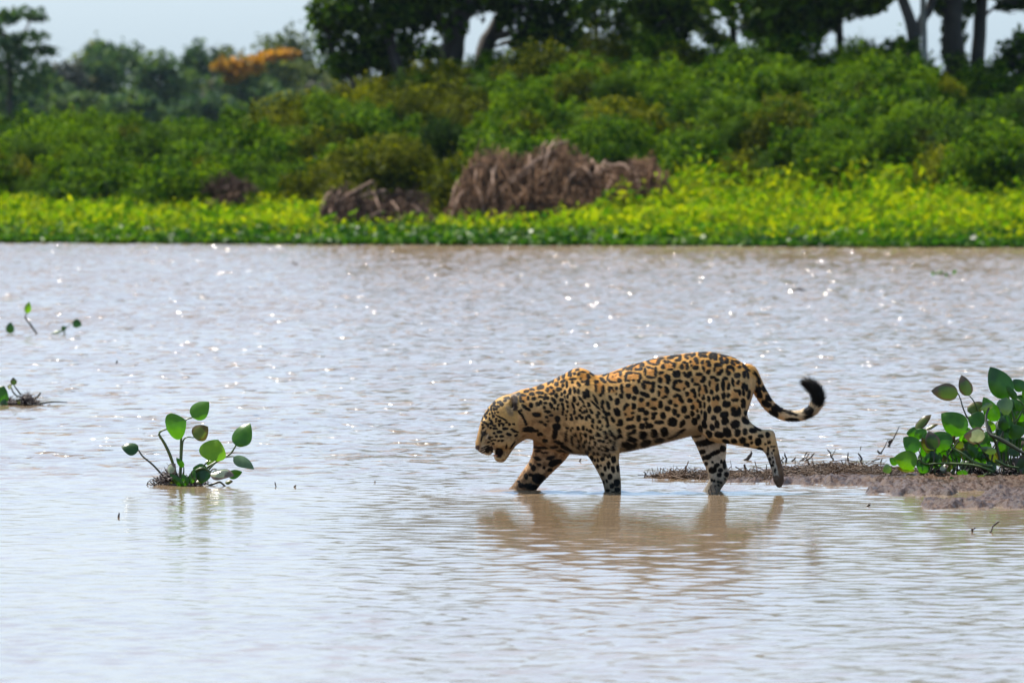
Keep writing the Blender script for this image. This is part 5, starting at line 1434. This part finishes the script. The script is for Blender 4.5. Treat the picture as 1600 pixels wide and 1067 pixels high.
plant('floating water hyacinth with long stalks on open water left of the jaguar', 160, 600, 5.614, (290, 758), [
    (785, 292, 930, 150, 72, 8, 0.02, 0.2, 'green'), (562, 395, 735, 320, 104, -10, -0.03, 0.15, 'green'), (802, 470, 925, 372, 70, 5, 0.0, 0.1, 'olive'),
    (318, 578, 163, 545, 52, -15, 0.0, 0.2, 'dark'), (935, 670, 1010, 484, 106, 10, -0.05, 0.25, 'bright'), (1170, 540, 1285, 335, 78, 22, 0.05, 0.2, 'green'), (1180, 545, 1262, 440, 40, 40, 0.07, 0.1, 'bright'),
    (1150, 637, 1335, 735, 48, 25, -0.02, -0.2, 'grey'), (950, 772, 1155, 790, 55, 35, -0.08, -0.5, 'pale'), (1105, 812, 1226, 765, 38, 10, -0.02, 0.3, 'green'),
    (895, 748, 868, 868, 58, -12, -0.07, -0.2, 'dark'), (578, 782, 638, 695, 42, 30, -0.06, -0.2, 'pale'), (712, 730, 645, 648, 22, 30, -0.04, 0.1, 'green'), (740, 890, 700, 785, 30, 15, -0.08, 0.1, 'green'),
    (722, 906, 585, 785, 26, 30, -0.10, 0.2, 'green'), (920, 742, 790, 745, 34, 40, -0.03, 0.2, 'dark'), (780, 872, 806, 735, 26, 20, -0.09, 0.1, 'green'), (1075, 862, 1146, 850, 20, 30, -0.05, -0.2, 'olive'), (905, 695, 985, 665, 26, 30, 0.03, 0.1, 'bright'),
    (640, 890, 570, 880, 22, 40, -0.06, 0, 'olive'), (820, 860, 900, 850, 26, 35, -0.05, 0, 'olive')],
    [([(680, 830, 0), (688, 600, 0), (694, 430, 0), (722, 325, 0.01), (785, 292, 0.02)], 12, 6, 'petiole'), ([(655, 820, 0), (600, 640, -0.01), (545, 520, -0.02), (498, 445, -0.03), (515, 412, -0.03), (562, 395, -0.03)], 15, 7, 'petiole'),
     ([(690, 810, 0), (700, 560, 0), (712, 490, 0), (745, 465, 0), (802, 470, 0)], 8, 5, 'petiole'), ([(580, 860, 0), (450, 715, 0), (355, 635, 0), (318, 578, 0)], 9, 6, 'petiole_dark'),
     ([(790, 830, 0), (900, 745, 0.01), (1010, 675, 0.02), (1120, 612, 0.04), (1170, 540, 0.05)], 13, 7, 'petiole'), ([(900, 790, -0.02), (990, 690, -0.02), (1070, 645, -0.02), (1150, 634, -0.02)], 8, 5, 'petiole'),
     ([(820, 850, -0.03), (880, 730, -0.04), (935, 668, -0.05)], 8, 6, 'petiole'), ([(735, 840, -0.04), (820, 760, -0.06), (890, 738, -0.07), (950, 772, -0.08)], 13, 8, 'petiole'), ([(700, 870, -0.04), (712, 780, -0.04), (714, 728, -0.04)], 8, 5, 'petiole'),
     ([(930, 790, -0.02), (975, 745, -0.02), (1040, 770, -0.02), (1105, 812, -0.02)], 6, 4, 'petiole_dark'), ([(860, 910, -0.08), (960, 880, -0.08), (1025, 858, -0.08), (1060, 880, -0.08), (1090, 908, -0.08)], 10, 7, 'petiole_dark'), ([(580, 870, -0.05), (690, 900, -0.06), (780, 890, -0.06)], 22, 16, 'petiole_dark')],
    [(590, 0, 330, 130, 420), (800, 0, 260, 60, 160)])

plant('dense water hyacinth clump with broad glossy leaves rooted on the mud spit', 1380, 560, 7.26, (1520, 752), [
    (1430, 445, 1212, 98, 118, 10, 0.05, 0.1, 'dark'), (852, 400, 545, 372, 82, 20, 0.0, 0.1, 'dry'), (975, 425, 885, 188, 66, 15, 0.02, 0.1, 'dry'), (955, 600, 1170, 505, 64, 10, 0.03, 0.2, 'olive'),
    (1150, 730, 960, 660, 98, -8, -0.05, 0.1, 'green'), (940, 840, 660, 625, 118, 12, -0.05, 0.15, 'green'), (760, 1010, 555, 850, 108, 8, -0.10, 0.15, 'green'), (405, 1045, 235, 890, 88, -8, -0.12, 0.1, 'green'),
    (505, 978, 478, 832, 50, 10, -0.06, 0.1, 'green'), (365, 800, 545, 630, 46, 25, 0.05, 0.1, 'olive'), (480, 808, 622, 740, 24, 35, 0.05, 0.1, 'olive'), (1155, 885, 915, 880, 78, 30, -0.15, -0.3, 'pale'),
    (1300, 710, 1135, 438, 74, 15, 0.0, 0.1, 'green'), (1395, 440, 1390, 655, 72, 15, -0.03, -0.2, 'grey'), (1245, 520, 1098, 580, 36, 20, -0.10, 0.0, 'grey'), (1597, 360, 1475, 240, 62, 10, 0.06, 0.1, 'dark'), (1610, 470, 1512, 590, 86, -5, 0.0, 0.1, 'green'),
    (1515, 465, 1398, 308, 36, 15, 0.02, 0.1, 'green'), (1540, 910, 1465, 750, 86, 8, -0.06, 0.1, 'green'), (1455, 985, 1378, 738, 72, 8, -0.03, 0.1, 'dark'), (1065, 1110, 962, 975, 46, 10, -0.14, 0.1, 'green'), (1285, 1062, 1092, 1012, 34, 30, -0.16, -0.1, 'grey'),
    (1400, 1060, 1320, 900, 60, 10, -0.10, 0.1, 'green'), (420, 840, 262, 850, 58, 10, 0.06, 0.1, 'green'), (460, 900, 380, 800, 70, 5, 0.03, 0.1, 'green'), (920, 1000, 800, 930, 58, 15, 0.0, 0.1, 'olive'), (385, 1195, 122, 1120, 100, 5, -0.16, 0.15, 'bright'), (165, 1195, 72, 1130, 40, 10, -0.10, 0.1, 'green'),
    (360, 1268, 150, 1245, 26, 40, -0.14, 0.0, 'olive'), (95, 1238, -5, 1280, 42, 30, -0.12, 0.0, 'grey'), (795, 1415, 632, 1432, 26, 30, -0.45, -0.1, 'green'), (790, 1410, 768, 1335, 26, 15, -0.44, 0.1, 'green'), (640, 1255, 735, 1205, 40, 35, -0.15, -0.2, 'pale'), (1000, 1140, 900, 1050, 50, 10, -0.05, 0.1, 'dark'),
    (1200, 930, 1290, 850, 50, 10, 0.0, 0.1, 'green'), (1250, 830, 1190, 700, 44, 15, 0.05, 0.1, 'bright'), (1480, 680, 1420, 560, 46, 15, 0.06, 0.1, 'dark'), (1600, 640, 1500, 700, 50, 15, 0.04, 0.1, 'green'), (1290, 800, 1340, 700, 40, 30, -0.05, -0.3, 'pale'), (1180, 1150, 1120, 1080, 46, 15, -0.1, 0.1, 'dark'), (840, 1120, 780, 1040, 50, 15, 0.03, 0.1, 'dark'),
    (610, 1170, 545, 1090, 40, 10, -0.02, 0.1, 'dark'), (480, 1180, 530, 1060, 26, 15, -0.12, 0.1, 'green'), (1450, 1100, 1530, 1000, 52, 10, -0.12, 0.1, 'dark'), (960, 1320, 830, 1290, 34, 30, -0.25, 0.0, 'green'), (1150, 1330, 960, 1400, 24, 35, -0.45, 0.0, 'olive'), (1340, 1000, 1420, 900, 50, 15, -0.05, 0.1, 'grey'), (880, 960, 990, 900, 44, 10, 0.05, 0.1, 'dark'),
    (1620, 800, 1560, 640, 70, 5, 0.08, 0.1, 'dark'), (1700, 500, 1640, 250, 90, 10, 0.05, 0.1, 'green'), (1760, 800, 1690, 600, 100, 5, -0.05, 0.1, 'green'), (1850, 600, 1790, 380, 90, 10, 0.05, 0.1, 'dark'), (1900, 950, 1840, 780, 100, 5, -0.05, 0.1, 'green'), (1680, 1100, 1620, 950, 80, 5, -0.12, 0.1, 'bright'), (2050, 1050, 1960, 880, 90, 5, -0.05, 0.1, 'green'), (1990, 800, 1930, 600, 80, 5, 0.05, 0.1, 'dark')],
    [([(1600, 1075, -0.25), (1450, 985, -0.22), (1300, 900, -0.20), (1210, 860, -0.18), (1180, 760, -0.15), (1165, 660, -0.12), (1200, 560, -0.10)], 24, 12, 'petiole_dark'), ([(1250, 1280, -0.22), (1060, 1215, -0.20), (850, 1195, -0.18), (640, 1188, -0.16), (480, 1200, -0.15), (400, 1140, -0.16), (385, 1195, -0.16)], 15, 8, 'petiole'),
     ([(1240, 1225, -0.18), (1050, 1185, -0.16), (920, 1090, -0.14), (775, 1005, -0.10)], 20, 11, 'petiole'), ([(1040, 760, 0.02), (960, 680, 0.0), (905, 560, 0.0), (880, 470, 0.0), (852, 400, 0.0)], 9, 6, 'petiole_dark'), ([(1090, 640, 0.03), (1030, 490, 0.02), (980, 425, 0.02)], 8, 6, 'petiole'),
     ([(1480, 1150, 0.03), (1490, 760, 0.04), (1455, 580, 0.05), (1425, 445, 0.05)], 14, 8, 'petiole'), ([(1330, 1180, -0.12), (1290, 1000, -0.12), (1240, 880, -0.14), (1200, 760, -0.12)], 17, 10, 'petiole_dark'), ([(430, 1240, -0.1), (430, 1120, -0.11), (405, 1045, -0.12)], 9, 6, 'petiole'),
     ([(470, 1240, -0.08), (520, 1130, -0.07), (505, 978, -0.06)], 9, 6, 'petiole'), ([(600, 1250, 0.0), (590, 1100, 0.0), (540, 980, 0.02), (540, 870, 0.03)], 9, 6, 'petiole_dark'), ([(1280, 880, 0), (1290, 790, 0), (1300, 710, 0)], 9, 6, 'petiole'), ([(1560, 1150, 0.0), (1540, 1030, -0.03), (1545, 905, -0.06)], 10, 7, 'petiole_dark'),
     ([(1597, 560, 0.0), (1500, 715, 0.0), (1380, 690, 0.0)], 10, 7, 'petiole'), ([(1597, 540, -0.02), (1560, 490, -0.02), (1515, 460, 0.0)], 9, 6, 'petiole'), ([(1230, 1190, -0.1), (1140, 1060, -0.12), (1050, 930, -0.14), (1010, 900, -0.15)], 12, 7, 'petiole_dark'), ([(960, 1400, -0.45), (1080, 1360, -0.40), (1170, 1305, -0.35)], 10, 7, 'petiole'),
     ([(1270, 1150, -0.2), (1400, 1215, -0.2), (1540, 1240, -0.2)], 16, 10, 'petiole'), ([(1700, 1200, 0), (1690, 800, 0), (1700, 500, 0.05)], 12, 8, 'petiole'), ([(1780, 1200, 0), (1770, 1000, 0), (1760, 800, -0.05)], 12, 8, 'petiole'), ([(1880, 1200, 0), (1860, 900, 0), (1850, 600, 0.05)], 12, 8, 'petiole')],
    [(560, 0, 500, 160, 600), (1100, 0, 700, 200, 900), (1500, 0, 700, 200, 900)], fill=110)

plant('small floating hyacinth with one big leaf and dark rootball drifting beyond the long-stalked one', 0, 450, 5.333, (20, 633), [
    (-40, 960, 30, 815, 72, 5, 0, 0.1, 'green'), (20, 1000, 40, 920, 30, 20, -0.05, 0, 'dark'), (118, 810, 108, 745, 24, 10, 0, 0, 'dry'), (95, 830, 62, 815, 18, 30, 0, 0, 'pale'), (180, 960, 130, 935, 20, 30, -0.05, 0, 'olive'), (-20, 985, 40, 985, 16, 30, -0.06, 0, 'dark')],
    [([(175, 890, 0), (145, 850, 0), (116, 810, 0)], 7, 5, 'petiole_dark'), ([(150, 910, 0), (112, 870, 0), (92, 828, 0)], 7, 5, 'petiole_dark'), ([(280, 930, 0), (315, 905, 0), (338, 872, 0)], 6, 8, 'petiole_dark'), ([(330, 960, 0), (440, 948, 0), (560, 952, 0)], 9, 4, 'petiole_dark'), ([(-60, 990, 0), (-45, 970, 0), (-40, 955, 0)], 8, 6, 'petiole')],
    [(225, 0, 240, 90, 420), (90, 0, 120, 50, 160)])
plant('sparse far hyacinth sprigs with thin stalks standing in the glitter', 0, 450, 5.333, (45, 523), [
    (225, 212, 242, 115, 26, 10, 0, 0, 'bright'), (86, 380, 86, 285, 32, 5, 0.1, 0, 'dark'), (606, 285, 682, 310, 34, 5, 0.1, 0, 'dark'), (545, 350, 515, 320, 20, 20, 0.1, 0, 'dark'), (440, 375, 530, 355, 12, 30, 0.1, 0, 'green')],
    [([(310, 385, 0), (250, 300, 0), (210, 245, 0), (225, 212, 0)], 9, 5, 'petiole_dark'), ([(545, 390, 0.1), (535, 365, 0.1), (530, 340, 0.1)], 6, 4, 'petiole'), ([(420, 385, 0.1), (480, 365, 0.1), (540, 355, 0.1)], 6, 4, 'petiole'), ([(540, 350, 0.1), (575, 310, 0.1), (606, 285, 0.1)], 3, 2.5, 'petiole')], None)
drift(1474, 432, 36, 5, 'far green floating leaf raft near the opposite bank', None, 51, leaves=5, name='floating_raft', cat='water plant')
drift(1246, 455, 42, 6, 'dark half-sunken log far out on the river', None, 52)
drift(462, 414, 14, 4, 'small dark drifting twig far out near the opposite bank', None, 53)

# ------------------------------------------------------------------ humid air
def build_haze():
    x0, x1, y0, y1, z0, z1 = -700, 700, -60, 900, -2.0, 14.0
    V = np.array([[x, y, z] for x in (x0, x1) for y in (y0, y1) for z in (z0, z1)], float)
    Q = np.array([[0, 1, 3, 2], [4, 6, 7, 5], [0, 4, 5, 1], [2, 3, 7, 6], [0, 2, 6, 4], [1, 5, 7, 3]])
    m = bpy.data.materials.new('humid_air'); m.use_nodes = True
    nt = m.node_tree; nt.nodes.clear()
    out = N(nt, 'ShaderNodeOutputMaterial')
    v = N(nt, 'ShaderNodeVolumePrincipled')
    v.inputs['Color'].default_value = (0.62, 0.80, 1.0, 1)
    v.inputs['Density'].default_value = 0.000035
    v.inputs['Anisotropy'].default_value = 0.2
    L(nt, v.outputs[0], out.inputs['Volume'])
    o = obj('haze', np_mesh('haze', V, Q), m)
    tag(o, 'thin humid haze over the river', 'haze', kind='stuff')
build_haze()
